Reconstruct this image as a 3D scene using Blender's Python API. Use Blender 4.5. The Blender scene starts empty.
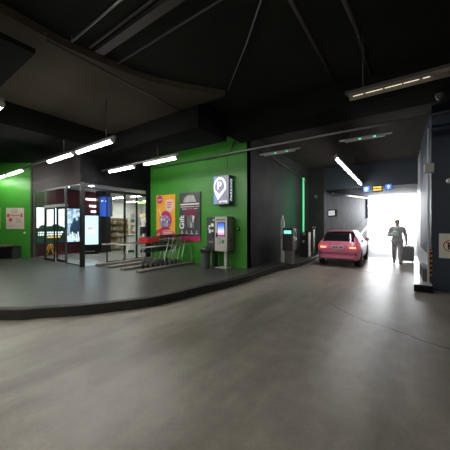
import bpy, bmesh, math, random
from mathutils import Vector, Matrix
random.seed(7)
PI = math.pi
S = bpy.context.scene
COL = S.collection

# ------------------------------------------------------------------ camera, sky, exposure
F_PX, YAW, EYE = 255.0, math.radians(34.5), 1.55
cd = bpy.data.cameras.new('camera'); cam = bpy.data.objects.new('camera', cd); COL.objects.link(cam)
cd.sensor_width = 36.0; cd.lens = F_PX / 450.0 * 36.0; cd.clip_end = 400
cam.location = (0, 0, EYE); cam.rotation_euler = (PI / 2, 0, YAW)
S.camera = cam
W = bpy.data.worlds.new('sky'); S.world = W; W.use_nodes = True
W.node_tree.nodes['Background'].inputs[0].default_value = (0.93, 0.97, 1.0, 1)
W.node_tree.nodes['Background'].inputs[1].default_value = 24.0
S.view_settings.view_transform = 'Standard'; S.view_settings.look = 'None'
S.view_settings.gamma = 1.0; S.view_settings.use_curve_mapping = False
S.view_settings.exposure = 0.0
LAMP = 60.0            # strength of the white tubes
BACK = 100.0            # strength of the tubes in the hall behind the camera

# ------------------------------------------------------------------ survey helpers (photo measurements to metres)
FW = Vector((-math.sin(YAW), math.cos(YAW), 0)); RT = Vector((math.cos(YAW), math.sin(YAW), 0))
def ray(px, py):
    v = FW + RT * ((px - 225) / F_PX); v.z = (225 - py) / F_PX; return v
def on_z(px, py, z):
    v = ray(px, py); t = (z - EYE) / v.z; return v * t + Vector((0, 0, EYE))

# ------------------------------------------------------------------ materials
MATS = {}
def mat(name, col, rough=0.5, metal=0.0, var=0.0, scale=8.0, emit=0.0, bump=0.0, spec=None, coat=0.0):
    if name in MATS: return MATS[name]
    m = bpy.data.materials.new(name); m.use_nodes = True; nt = m.node_tree
    b = nt.nodes['Principled BSDF']
    c = (col[0], col[1], col[2], 1)
    b.inputs['Base Color'].default_value = c
    b.inputs['Roughness'].default_value = rough; b.inputs['Metallic'].default_value = metal
    if spec is not None: b.inputs['Specular IOR Level'].default_value = spec
    if coat: b.inputs['Coat Weight'].default_value = coat; b.inputs['Coat Roughness'].default_value = 0.06
    if emit:
        b.inputs['Emission Color'].default_value = c; b.inputs['Emission Strength'].default_value = emit
    if var or bump:
        tc = nt.nodes.new('ShaderNodeTexCoord'); n = nt.nodes.new('ShaderNodeTexNoise')
        n.inputs['Scale'].default_value = scale; n.inputs['Detail'].default_value = 6
        nt.links.new(tc.outputs['Object'], n.inputs['Vector'])
        if var:
            r = nt.nodes.new('ShaderNodeValToRGB')
            r.color_ramp.elements[0].position = 0.3; r.color_ramp.elements[1].position = 0.7
            r.color_ramp.elements[0].color = tuple(max(0, x * (1 - var)) for x in col) + (1,)
            r.color_ramp.elements[1].color = tuple(min(1, x * (1 + var)) for x in col) + (1,)
            nt.links.new(n.outputs['Fac'], r.inputs['Fac']); nt.links.new(r.outputs['Color'], b.inputs['Base Color'])
        if bump:
            bp = nt.nodes.new('ShaderNodeBump'); bp.inputs['Strength'].default_value = bump
            bp.inputs['Distance'].default_value = 0.02
            nt.links.new(n.outputs['Fac'], bp.inputs['Height']); nt.links.new(bp.outputs['Normal'], b.inputs['Normal'])
    MATS[name] = m; return m

def road_material():
    m = bpy.data.materials.new('polished_concrete'); m.use_nodes = True; nt = m.node_tree; N = nt.nodes; L = nt.links
    b = N['Principled BSDF']; tc = N.new('ShaderNodeTexCoord')
    def noise(scale, detail, rough=0.55, sx=1, sy=1):
        mp = N.new('ShaderNodeMapping'); mp.inputs['Scale'].default_value = (sx, sy, 1)
        L.new(tc.outputs['Object'], mp.inputs['Vector'])
        n = N.new('ShaderNodeTexNoise'); n.inputs['Scale'].default_value = scale; n.inputs['Detail'].default_value = detail
        n.inputs['Roughness'].default_value = rough; L.new(mp.outputs['Vector'], n.inputs['Vector']); return n
    def ramp(src, p0, p1, c0, c1):
        r = N.new('ShaderNodeValToRGB'); r.color_ramp.elements[0].position = p0; r.color_ramp.elements[1].position = p1
        r.color_ramp.elements[0].color = c0 + (1,); r.color_ramp.elements[1].color = c1 + (1,)
        L.new(src, r.inputs['Fac']); return r
    def mul(a, c):
        x = N.new('ShaderNodeMix'); x.data_type = 'RGBA'; x.blend_type = 'MULTIPLY'; x.inputs['Factor'].default_value = 1
        L.new(a, x.inputs['A']); L.new(c, x.inputs['B']); return x.outputs['Result']
    n1 = noise(0.55, 5); n2 = noise(5, 8); n3 = noise(34, 6); n4 = noise(1.1, 4, 0.6, 1.0, 0.22)
    base = ramp(n1.outputs['Fac'], 0.32, 0.7, (0.320, 0.288, 0.245), (0.435, 0.400, 0.350)).outputs['Color']
    fine = ramp(n2.outputs['Fac'], 0.3, 0.7, (0.84, 0.84, 0.84), (1.08, 1.08, 1.08)).outputs['Color']
    grit = ramp(n3.outputs['Fac'], 0.3, 0.65, (0.9, 0.9, 0.9), (1.03, 1.03, 1.03)).outputs['Color']
    tyre = ramp(n4.outputs['Fac'], 0.38, 0.58, (0.60, 0.585, 0.57), (1.0, 1.0, 1.0)).outputs['Color']
    # dark oil spots
    v = N.new('ShaderNodeTexVoronoi'); v.inputs['Scale'].default_value = 1.7; L.new(tc.outputs['Object'], v.inputs['Vector'])
    spot = ramp(v.outputs['Distance'], 0.02, 0.035, (0.45, 0.43, 0.4), (1, 1, 1)).outputs['Color']
    c = mul(mul(mul(mul(base, fine), grit), tyre), spot)
    L.new(c, b.inputs['Base Color'])
    rr = N.new('ShaderNodeMapRange'); rr.inputs['To Min'].default_value = 0.27; rr.inputs['To Max'].default_value = 0.5
    L.new(n2.outputs['Fac'], rr.inputs['Value']); L.new(rr.outputs['Result'], b.inputs['Roughness'])
    bp = N.new('ShaderNodeBump'); bp.inputs['Strength'].default_value = 0.12; bp.inputs['Distance'].default_value = 0.01
    L.new(n2.outputs['Fac'], bp.inputs['Height']); L.new(bp.outputs['Normal'], b.inputs['Normal'])
    return m

def tile_material(name, c1, c2, grout, size, rough):
    m = bpy.data.materials.new(name); m.use_nodes = True; nt = m.node_tree; N = nt.nodes; L = nt.links
    b = N['Principled BSDF']; tc = N.new('ShaderNodeTexCoord'); br = N.new('ShaderNodeTexBrick')
    br.offset = 0; br.inputs['Scale'].default_value = 1.0; br.inputs['Brick Width'].default_value = size; br.inputs['Row Height'].default_value = size
    br.inputs['Mortar Size'].default_value = 0.006; br.inputs['Color1'].default_value = c1 + (1,); br.inputs['Color2'].default_value = c2 + (1,)
    br.inputs['Mortar'].default_value = grout + (1,)
    L.new(tc.outputs['Object'], br.inputs['Vector']); L.new(br.outputs['Color'], b.inputs['Base Color'])
    n = N.new('ShaderNodeTexNoise'); n.inputs['Scale'].default_value = 3; n.inputs['Detail'].default_value = 5
    L.new(tc.outputs['Object'], n.inputs['Vector'])
    rr = N.new('ShaderNodeMapRange'); rr.inputs['To Min'].default_value = rough - .02; rr.inputs['To Max'].default_value = rough + .06
    L.new(n.outputs['Fac'], rr.inputs['Value']); L.new(rr.outputs['Result'], b.inputs['Roughness'])
    return m

def glass_material(name, tint, rough=0.0, alpha=0.86):
    m = bpy.data.materials.new(name); m.use_nodes = True; nt = m.node_tree; N = nt.nodes; L = nt.links
    N.remove(N['Principled BSDF']); out = N['Material Output']
    t = N.new('ShaderNodeBsdfTransparent'); t.inputs[0].default_value = tint + (1,)
    g = N.new('ShaderNodeBsdfGlossy'); g.inputs['Roughness'].default_value = 0.02; g.inputs['Color'].default_value = (0.9, 0.95, 0.93, 1)
    lw = N.new('ShaderNodeLayerWeight'); pw = N.new('ShaderNodeMath'); pw.operation = 'POWER'; pw.inputs[1].default_value = 5.0
    L.new(lw.outputs['Facing'], pw.inputs[0])
    fr = N.new('ShaderNodeMapRange'); fr.inputs['To Min'].default_value = 0.02; fr.inputs['To Max'].default_value = 0.6; L.new(pw.outputs[0], fr.inputs['Value'])
    mx = N.new('ShaderNodeMixShader'); L.new(fr.outputs[0], mx.inputs[0]); L.new(t.outputs[0], mx.inputs[1]); L.new(g.outputs[0], mx.inputs[2])
    L.new(mx.outputs[0], out.inputs['Surface']); return m

ROAD = road_material()
PLAT = tile_material('platform_tiles', (0.066, 0.067, 0.061), (0.056, 0.057, 0.053), (0.040, 0.040, 0.038), 0.6, 0.33)
SHOPFLOOR = tile_material('shop_floor_tiles', (0.42, 0.42, 0.40), (0.38, 0.38, 0.36), (0.25, 0.25, 0.24), 0.5, 0.18)
GLASS = glass_material('clear_glass', (0.93, 0.96, 0.945))
GREEN = mat('green_wall_paint', (0.040, 0.245, 0.020), 0.45, var=0.07, scale=1.3)
DKWALL = mat('dark_grey_wall_paint', (0.042, 0.042, 0.044), 0.62, spec=0.12, var=0.22, scale=1.2, bump=0.05)
LTWALL = mat('bare_concrete_wall', (0.20, 0.20, 0.205), 0.7, var=0.22, scale=1.6, bump=0.08)
NAVY = mat('navy_wall_paint', (0.018, 0.034, 0.060), 0.5, var=0.12, scale=2)
FASCIA = mat('taupe_fascia_paint', (0.046, 0.039, 0.038), 0.6, spec=0.12, var=0.15, scale=0.8)
BLACK = mat('black_paint', (0.008, 0.008, 0.010), 0.6, spec=0.12)
SOOT = mat('soot_black_ceiling', (0.007, 0.007, 0.007), 0.85, spec=0.12, var=0.25, scale=0.7)
UPPER = mat('dark_slab_paint', (0.020, 0.021, 0.018), 0.9, spec=0.12, var=0.25, scale=0.6)
BROWN = mat('brown_slab_paint', (0.066, 0.054, 0.040), 0.85, spec=0.12, var=0.18, scale=0.6)
KERB = mat('black_kerb_stone', (0.020, 0.018, 0.016), 0.6, var=0.4, scale=5)
MAROON = mat('maroon_panel_paint', (0.105, 0.022, 0.034), 0.4, var=0.12, scale=1.0)
STEEL = mat('brushed_steel', (0.56, 0.56, 0.55), 0.32, 1.0)
CHROME = mat('chrome', (0.75, 0.75, 0.74), 0.18, 1.0)
GALV = mat('galvanised_conduit', (0.30, 0.30, 0.29), 0.45, 0.8)
DKPIPE = mat('dark_conduit', (0.05, 0.048, 0.045), 0.5)
ALU = mat('grey_aluminium_frame', (0.13, 0.14, 0.14), 0.38, 0.6)
DKFRAME = mat('black_aluminium_frame', (0.014, 0.014, 0.015), 0.4)
WHITE = mat('white_enamel', (0.78, 0.78, 0.76), 0.4)
LGREY = mat('light_grey_enamel', (0.50, 0.50, 0.46), 0.4)
MGREY = mat('mid_grey_enamel', (0.20, 0.20, 0.185), 0.42)
DGREY = mat('dark_grey_enamel', (0.050, 0.055, 0.056), 0.45)
RUBBER = mat('black_rubber', (0.012, 0.012, 0.012), 0.8)
TUBE = mat('lit_tube', (1.0, 0.98, 0.94), 0.4, emit=LAMP)
TUBEB = mat('lit_tube_hall', (1.0, 0.95, 0.87), 0.4, emit=BACK)
TUBED = mat('dim_warm_tube', (1.0, 0.88, 0.66), 0.4, emit=1.0)
SHOPTUBE = mat('shop_lamp', (1.0, 0.98, 0.95), 0.4, emit=75.0)
PINKTUBE = mat('strip_lamp', (1.0, 0.93, 0.93), 0.4, emit=3.5)
BLUEP = mat('blue_plastic', (0.012, 0.085, 0.36), 0.35)
RED = mat('red_plastic', (0.55, 0.025, 0.025), 0.4)
YELLOW = mat('yellow_plastic', (0.75, 0.42, 0.04), 0.45)
INK = mat('black_ink', (0.01, 0.01, 0.01), 0.6)
GREENLED = mat('green_led', (0.10, 1.0, 0.45), 0.4, emit=6.0)

# ------------------------------------------------------------------ mesh builder
class MB:
    def __init__(self): self.bm = bmesh.new(); self.mats = []
    def mi(self, m):
        if m not in self.mats: self.mats.append(m)
        return self.mats.index(m)
    def face(self, vs, k):
        try:
            f = self.bm.faces.new(vs); f.material_index = k; return f
        except ValueError: return None
    def poly(self, pts, m):
        self.face([self.bm.verts.new(p) for p in pts], self.mi(m)); return self
    def box(self, a, b, m, bev=0.0, M=None):
        t = bmesh.new(); bmesh.ops.create_cube(t, size=1)
        a = Vector(a); b = Vector(b); c = (a + b) / 2; d = b - a
        for v in t.verts: v.co = Vector((v.co.x * d.x, v.co.y * d.y, v.co.z * d.z)) + c
        if bev: bmesh.ops.bevel(t, geom=t.edges[:], offset=bev, segments=2, affect='EDGES', profile=0.5)
        return self.merge(t, m, M)
    def merge(self, t, m, M=None):
        k = self.mi(m); mp = {}
        for v in t.verts: mp[v] = self.bm.verts.new(M @ v.co if M else v.co)
        for f in t.faces:
            g = self.face([mp[v] for v in f.verts], k)
            if g: g.smooth = f.smooth
        t.free(); return self
    def cyl(self, p0, p1, r0, m, r1=None, n=14, caps=True):
        return self.tube([p0, p1], r0, m, n, caps, r1)
    def tube(self, pts, r, m, n=8, caps=True, r1=None):
        k = self.mi(m); pts = [Vector(p) for p in pts]; rings = []; up = None
        for i, p in enumerate(pts):
            d = (pts[min(i + 1, len(pts) - 1)] - pts[max(i - 1, 0)]).normalized()
            if up is None:
                up = Vector((0, 0, 1)) if abs(d.z) < 0.9 else Vector((1, 0, 0))
            a = d.cross(up).normalized(); up = a.cross(d).normalized()
            rr = r if r1 is None else r + (r1 - r) * i / (len(pts) - 1)
            rings.append([self.bm.verts.new(p + (a * math.cos(2 * PI * j / n) + up * math.sin(2 * PI * j / n)) * rr) for j in range(n)])
        for q, w in zip(rings, rings[1:]):
            for j in range(n):
                f = self.face([q[j], q[(j + 1) % n], w[(j + 1) % n], w[j]], k)
                if f: f.smooth = True
        if caps: self.face(rings[0][::-1], k); self.face(rings[-1], k)
        return self
    def lathe(self, prof, m, n=20, c=(0, 0, 0)):
        k = self.mi(m); c = Vector(c); rings = []
        for r, z in prof:
            rings.append([self.bm.verts.new(c + Vector((r * math.cos(2 * PI * j / n), r * math.sin(2 * PI * j / n), z))) for j in range(n)])
        for q, w in zip(rings, rings[1:]):
            for j in range(n):
                f = self.face([q[j], q[(j + 1) % n], w[(j + 1) % n], w[j]], k)
                if f: f.smooth = True
        self.face(rings[0][::-1], k); self.face(rings[-1], k); return self
    def ball(self, c, r, m, s=(1, 1, 1), seg=14):
        t = bmesh.new(); bmesh.ops.create_uvsphere(t, u_segments=seg, v_segments=seg // 2 + 2, radius=r)
        for f in t.faces: f.smooth = True
        for v in t.verts: v.co = Vector((v.co.x * s[0], v.co.y * s[1], v.co.z * s[2])) + Vector(c)
        return self.merge(t, m)
    def prism(self, pts, d, m):
        """closed outline pts (3-D), pushed along vector d"""
        k = self.mi(m); d = Vector(d); a = [self.bm.verts.new(p) for p in pts]; b = [self.bm.verts.new(Vector(p) + d) for p in pts]
        self.face(a, k); self.face(b[::-1], k)
        for i in range(len(a)): self.face([a[i], b[i], b[(i + 1) % len(a)], a[(i + 1) % len(a)]], k)
        return self
    def build(self, name, parent=None, loc=None, fix=True):
        if fix: bmesh.ops.recalc_face_normals(self.bm, faces=self.bm.faces[:])
        me = bpy.data.meshes.new(name); self.bm.to_mesh(me); self.bm.free()
        for m in self.mats: me.materials.append(m)
        o = bpy.data.objects.new(name, me); COL.objects.link(o)
        if parent: o.parent = parent
        if loc: o.location = loc
        return o

def tag(o, label, cat, group=None):
    o['label'] = label; o['category'] = cat
    if group: o['group'] = group
    return o
def thing(name, label, cat, loc=(0, 0, 0), rz=0.0, group=None):
    o = bpy.data.objects.new(name, None); COL.objects.link(o); o.location = loc; o.rotation_euler = (0, 0, rz)
    o.empty_display_size = 0.1
    return tag(o, label, cat, group)
def struct(o): o['kind'] = 'structure'; return o
def sbox(name, a, b, m, bev=0): return struct(MB().box(a, b, m, bev).build(name))
def pbox(name, a, b, m, parent, bev=0): return MB().box(a, b, m, bev).build(name, parent)
def copy_thing(src, loc, label, rz=None):
    r = src.copy(); COL.objects.link(r); r.location = loc; r['label'] = label
    if rz is not None: r.rotation_euler = (0, 0, rz)
    for ch in list(src.children):
        c = ch.copy(); COL.objects.link(c); c.parent = r
        for g in list(ch.children):
            d = g.copy(); COL.objects.link(d); d.parent = c
    return r
def text(name, body, size, m, parent, M, depth=0.002, align='CENTER', bold=0.0):
    cu = bpy.data.curves.new(name, 'FONT'); cu.body = body; cu.size = size; cu.extrude = depth; cu.offset = bold
    cu.align_x = align; cu.align_y = 'CENTER'; cu.resolution_u = 3
    t = bpy.data.objects.new(name, cu); COL.objects.link(t)
    bpy.context.view_layer.update()
    me = bpy.data.meshes.new_from_object(t.evaluated_get(bpy.context.evaluated_depsgraph_get()))
    bpy.data.objects.remove(t); bpy.data.curves.remove(cu)
    me.name = name; me.materials.clear(); me.materials.append(m)
    for p in me.polygons: p.material_index = 0
    me.transform(M); o = bpy.data.objects.new(name, me); COL.objects.link(o)
    if parent: o.parent = parent
    return o
class Pieces:
    """each box a part of its own under parent"""
    def __init__(self, name, parent): self.n = name; self.p = parent
    def box(self, a, b, m): pbox(self.n, a, b, m, self.p)
FRONT = Matrix.Rotation(PI / 2, 4, 'X')                                   # lettering on a face that looks towards -Y
SIDE = Matrix.Rotation(PI / 2, 4, 'Z') @ Matrix.Rotation(PI / 2, 4, 'X')    # lettering on a face that looks towards +X
def T(x, y, z): return Matrix.Translation((x, y, z))
def spline(pts, n=8):
    out = []
    P = [pts[0]] + pts + [pts[-1]]
    for i in range(1, len(P) - 2):
        p0, p1, p2, p3 = (Vector(P[i + k]) for k in (-1, 0, 1, 2))
        for j in range(n):
            t = j / n
            out.append(0.5 * ((2 * p1) + (p2 - p0) * t + (2 * p0 - 5 * p1 + 4 * p2 - p3) * t * t + (3 * p1 - p0 - 3 * p2 + p3) * t ** 3))
    out.append(Vector(pts[-1])); return out

# ------------------------------------------------------------------ the setting
PZ = 0.17                      # height of the raised walkway
WY, WX = 7.03, -3.99           # plane of the green wall, plane of the dark wall
FX, FY = -8.66, 4.28           # corner of the shop entrance
TY = 14.0                      # where the exit ramp begins
struct(MB().poly([(-20, -9, 0), (8, -9, 0), (8, TY, 0), (-20, TY, 0)], ROAD).build('floor'))

curve_px = [(0, 320), (40, 318.2), (80, 315.5), (120, 311), (160, 305), (200, 294.5), (240, 284), (275, 272), (295, 268), (305, 265), (315, 260.5)]
edge = [Vector((-20, -3.2, 0)), Vector((-12, -1.6, 0)), Vector((-8, -0.15, 0))] + [on_z(x, y, 0) for x, y in curve_px] + [Vector((-3.18, 12.4, 0)), Vector((-3.2, 13.6, 0))]
edge = spline(edge, 8)
mb = MB()
mb.poly([(p.x, p.y, PZ) for p in edge] + [(-20, 13.6, PZ)], PLAT)
bmesh.ops.triangulate(mb.bm, faces=mb.bm.faces[:])
for f in mb.bm.faces:
    f.normal_update()
    if f.normal.z < 0: f.normal_flip()
pl = struct(mb.build('platform_floor', fix=False))
mb = MB(); k = mb.mi(KERB)
prof = [(0.0, -0.01), (0.0, PZ - 0.012), (0.012, PZ + 0.004), (0.14, PZ + 0.004)]
rings = []
for i, p in enumerate(edge):
    d = (edge[min(i + 1, len(edge) - 1)] - edge[max(i - 1, 0)]).normalized(); inn = Vector((-d.y, d.x, 0))
    rings.append([mb.bm.verts.new((p.x + inn.x * a - inn.x * 0.008, p.y + inn.y * a - inn.y * 0.008, z)) for a, z in prof])
for q, w in zip(rings, rings[1:]):
    for j in range(3):
        mb.face([q[j], w[j], w[j + 1], q[j + 1]], k)
struct(mb.build('trim_kerb'))

# walls
sbox('wall_green', (FX, WY, 0), (WX, WY + 0.25, 4.46), GREEN)
sbox('wall_dark', (WX - 0.25, WY + 0.001, 0), (WX, 13.6, 4.45), DKWALL)
sbox('wall_dark_return', (WX - 0.25, 13.6, 0), (-3.2, 13.85, 4.6), DKWALL)
A, B = Vector((-12.95, FY, 0)), Vector((-15.6, 2.35, 0)); n = Vector((B.y - A.y, -(B.x - A.x), 0)).normalized() * 0.2
if n.y < 0: n = -n
struct(MB().prism([(A.x, A.y, PZ), (B.x, B.y, PZ), (B.x, B.y, 4.46), (A.x, A.y, 4.46)], n, GREEN).build('wall_green_left'))
struct(MB().prism([(B.x, B.y, 0), (-20, 1.0, 0), (-20, 1.0, 4.8), (B.x, B.y, 4.8)], (0, 0.2, 0), DKWALL).build('wall_left_far'))
sbox('wall_left', (-20.2, -9, 0), (-20, 14, 5.4), DKWALL)
sbox('wall_behind', (-20.2, -9.2, 0), (8.2, -9, 5.4), DKWALL)
sbox('wall_right', (8, -9, 0), (8.2, 14, 5.4), DKWALL)
# pillar on the right with the exit-side wall
sbox('wall_pillar', (0.61, 7.79, 0), (8.0, 8.35, 4.4), NAVY)
sbox('wall_exit_dado', (0.62, 8.35, 0), (0.9, 11.6, 0.78), mat('white_exit_wall', (0.65, 0.66, 0.68), 0.3))
sbox('wall_exit_navy', (0.60, 8.35, 0.78), (0.9, 11.6, 4.4), NAVY)
sbox('wall_exit_right', (0.62, 11.6, 0), (0.9, TY + 0.2, 4.4), mat('white_exit_wall', (0.65, 0.66, 0.68), 0.3))
sbox('wall_exit_return', (0.9, TY, 0), (2.6, TY + 0.25, 4.4), LTWALL)
LEDGE = mat('pale_concrete_ledge', (0.55, 0.55, 0.56), 0.22, var=0.12, scale=3)
mb = MB(); mb.prism([(0.27, 7.46, 0), (0.605, 7.46, 0), (0.61, TY, 0), (0.50, TY, 0)], (0, 0, 0.165), LEDGE)
struct(mb.build('trim_ledge'))
MB_ = MB().box((0.262, 7.44, 0), (0.607, 7.465, 0.155), BLACK); struct(MB_.build('trim_ledge_face'))
sbox('trim_plinth', (0.46, 7.95, 0.165), (0.60, 9.2, 0.46), mat('grey_plinth', (0.10, 0.105, 0.11), 0.6))

# ceilings
sbox('ceiling', (-20.2, -9.2, 4.58), (8.2, 6.0, 5.5), UPPER)
low_px = [(-60, -12), (0, 12), (60, 44), (110, 66), (160, 84), (225, 96)]
pts = spline([on_z(x, y, 4.45) for x, y in low_px], 5)
mb = MB(); mb.prism([(p.x, p.y, 4.45) for p in pts] + [(-7.6, 4.68, 4.45), (-7.6, pts[0].y, 4.45)], (0, 0, 0.15), BROWN)
struct(mb.build('ceiling_brown_slab'))
sbox('ceiling_driveway', (-20.2, 5.95, 4.45), (8.2, TY + 0.3, 4.7), mat('driveway_slab', (0.050, 0.047, 0.043), 0.85, spec=0.15, var=0.2, scale=0.8))
sbox('trim_cross_beam', (-4.0, 5.9, 4.05), (8.0, 6.7, 4.80), SOOT)
sbox('trim_far_beam', (-8.75, 4.68, 3.9), (-4.0, 5.9, 4.80), SOOT)
sbox('trim_left_beam', (-8.75, -6, 3.9), (-7.6, 4.68, 4.80), SOOT)
sbox('trim_left_soffit', (-20, 2.3, 4.2), (-8.75, FY - 0.02, 4.80), SOOT)
sbox('trim_near_panel', (-16, -3.5, 3.9), (-4.13, 1.41, 3.97), SOOT)
sbox('trim_portal_beam', (-3.99, TY - 0.35, 3.32), (2.6, TY + 0.3, 4.46), mat('navy_beam_paint', (0.030, 0.042, 0.060), 0.6, var=0.1, scale=1))

# exit tunnel and ramp
TE, ZE = 27.0, 2.05                            # the tunnel ends here, the ramp goes on in the open
def rz(y): return 0.0 if y < TY else (y - TY) / (TE - TY) * ZE if y < TE else ZE + (min(y, 74) - TE) * 0.073
mb = MB()
RAMP = mat('ramp_concrete', (0.46, 0.46, 0.455), 0.24, var=0.10, scale=1.2, bump=0.1)
mb.prism([(-3.4, TY, 0), (2.6, TY, 0), (2.6, TE, ZE), (-3.4, TE, ZE)], (0, 0, -0.3), RAMP)
struct(mb.build('floor_ramp'))
STREET = mat('street_concrete', (0.62, 0.62, 0.61), 0.7, var=0.06, scale=0.5)
mb = MB(); mb.poly([(-40, TE, ZE), (45, TE, ZE), (45, 74, rz(74)), (-40, 74, rz(74))], STREET); mb.poly([(-60, 74, rz(74)), (70, 74, rz(74)), (70, 140, rz(74)), (-60, 140, rz(74))], STREET)
struct(mb.build('street_ground'))
TC0, TC1 = 3.32, 4.20
mb = MB(); mb.prism([(-3.2, 13.7, 0), (-2.6, TE, 0), (-2.6, TE, TC1 + 0.2), (-3.2, 13.7, TC0 + 0.2)], (-0.4, 0, 0), mat('ramp_wall_concrete', (0.085, 0.085, 0.09), 0.7, var=0.25, scale=1.4, bump=0.1, spec=0.2)); struct(mb.build('wall_ramp_left'))
mb = MB(); mb.prism([(2.3, 14.1, 0), (2.3, TE, 0), (2.3, TE, TC1 + 0.2), (2.3, 14.1, TC0 + 0.2)], (0.3, 0, 0), LTWALL); struct(mb.build('wall_ramp_right'))
mb = MB(); mb.prism([(-3.5, 14.0, TC0 + 0.02), (2.6, 14.0, TC0 + 0.02), (2.6, TE, TC1), (-3.5, TE, TC1)], (0, 0, 0.5), mat('tunnel_ceiling_paint', (0.045, 0.055, 0.075), 0.7)); struct(mb.build('ceiling_ramp'))
mb = MB(); mb.prism([(-3.2, 14.2, 0.0), (-2.55, 14.2, 0.0), (-1.9, TE, ZE + 0.22), (-2.7, TE, ZE + 0.22)], (0, 0, -0.4), LEDGE); struct(mb.build('trim_ramp_kerb'))
sbox('wall_ramp_pier_right', (1.10, TE - 0.6, 1.95), (2.3, TE, TC1), mat('slate_pier_paint', (0.10, 0.12, 0.15), 0.6))
sbox('wall_ramp_parapet', (1.05, TE - 0.6, 1.0), (2.3, TE, 1.95), LEDGE)
sbox('wall_ramp_pier', (-2.65, TE - 0.5, 1.8), (-2.42, TE, TC1), mat('slate_pier_paint', (0.10, 0.12, 0.15), 0.6))
mb = MB(); mb.box((0.2, 9.60, 0.001), (-3.0, 9.66, 0.005), mat('pale_joint_seal', (0.50, 0.47, 0.42), 0.5)); struct(mb.build('trim_floor_joint'))

cr = spline([on_z(x, y, 0) for x, y in ((330, 303), (345, 312), (362, 320), (380, 325), (405, 334), (432, 344), (460, 352))], 6); cw = []
mb = MB(); k = mb.mi(mat('road_crack', (0.06, 0.055, 0.05), 0.8)); q_ = None
for i, p in enumerate(cr):
    o_ = random.uniform(-0.012, 0.012); w_ = random.uniform(0.003, 0.011)
    v2 = [mb.bm.verts.new((p.x + o_ - w_ * 0.5, p.y + o_ - w_, 0.002)), mb.bm.verts.new((p.x + o_ + w_ * 0.5, p.y + o_ + w_, 0.002))]
    if q_: mb.face([q_[0], v2[0], v2[1], q_[1]], k)
    q_ = v2
struct(mb.build('trim_road_crack'))

# ------------------------------------------------------------------ shop front and interior
IX, IY = -13.1, 7.7
sbox('floor_shop', (-17.5, FY, PZ - 0.05), (FX, 13.6, PZ + 0.006), SHOPFLOOR)
sbox('wall_shop_maroon', (IX - 0.2, FY, PZ), (IX, IY, 4.0), MAROON)
sbox('wall_shop_back', (-17.6, 13.4, PZ), (WX - 0.25, 13.6, 4.4), mat('shop_wall_paint', (0.55, 0.58, 0.55), 0.6))
sbox('wall_shop_side', (-17.6, IY, PZ), (-17.4, 13.6, 4.4), mat('shop_wall_paint', (0.55, 0.58, 0.55), 0.6))
sbox('wall_shop_inner', (-17.4, IY - 0.15, PZ), (IX - 0.0, IY, 4.4), MAROON)
sbox('ceiling_shop', (-17.6, FY, 3.25), (FX - 0.1, 13.6, 3.4), mat('shop_ceiling_tiles', (0.36, 0.38, 0.37), 0.7))
sbox('wall_shop_fascia', (-12.95, FY, 2.95), (FX - 0.05, FY + 0.12, 4.46), FASCIA)
sbox('wall_entry_fascia', (FX - 0.12, FY - 0.02, 2.97), (FX + 0.02, WY + 0.01, 4.46), BLACK)
sbox('trim_entry_jamb', (FX - 0.1, WY - 0.14, PZ), (FX + 0.05, WY, 4.4), BLACK)
sbox('wall_shop_end', (-13.1, FY - 0.02, PZ), (-12.8, FY + 0.12, 4.46), FASCIA)
o = sbox('trim_corner_post', (FX - 0.07, FY - 0.06, PZ), (FX + 0.05, FY + 0.06, 2.96), DKFRAME, 0.004)

# fixed glazing beside the doors: window_<n> > frame, glass
def window(nm, x0, x1, z0, z1, y, fm, w=0.045):
    mb = MB()
    for q0, q1 in (((x0, z0), (x0 + w, z1)), ((x1 - w, z0), (x1, z1)), ((x0 + w, z0), (x1 - w, z0 + w)), ((x0 + w, z1 - w), (x1 - w, z1))):
        mb.box((q0[0], y - 0.03, q0[1]), (q1[0], y + 0.03, q1[1]), fm)
    f = struct(mb.build(nm)); pbox('glass', (x0 + w, y - 0.006, z0 + w), (x1 - w, y + 0.006, z1 - w), GLASS, f); return f
window('window_1', -12.8, -11.62, PZ, 2.95, FY + 0.05, ALU)
window('window_2', -11.62, -9.95, 2.30, 2.95, FY + 0.05, ALU)
window('window_3', -9.95, FX - 0.07, PZ, 2.95, FY + 0.05, ALU)
for nm, x0, x1, y in (('door_1', -11.6, -10.72, FY + 0.0), ('door_2', -10.76, -9.97, FY + 0.09)):
    mb = MB(); w = 0.05
    mb.box((x0, y - 0.02, PZ + 0.01), (x0 + w, y + 0.02, 2.22), DKFRAME); mb.box((x1 - w, y - 0.02, PZ + 0.01), (x1, y + 0.02, 2.22), DKFRAME)
    mb.box((x0 + w, y - 0.02, PZ + 0.01), (x1 - w, y + 0.02, PZ + 0.10), DKFRAME); mb.box((x0 + w, y - 0.02, 2.15), (x1 - w, y + 0.02, 2.22), ALU)
    d = struct(mb.build(nm)); pbox('glass', (x0 + w, y - 0.005, PZ + 0.1), (x1 - w, y + 0.005, 2.15), GLASS, d)
sbox('trim_door_header', (-11.62, FY - 0.03, 2.22), (-9.95, FY + 0.12, 2.31), mat('pale_door_header', (0.45, 0.50, 0.48), 0.4))
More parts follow.
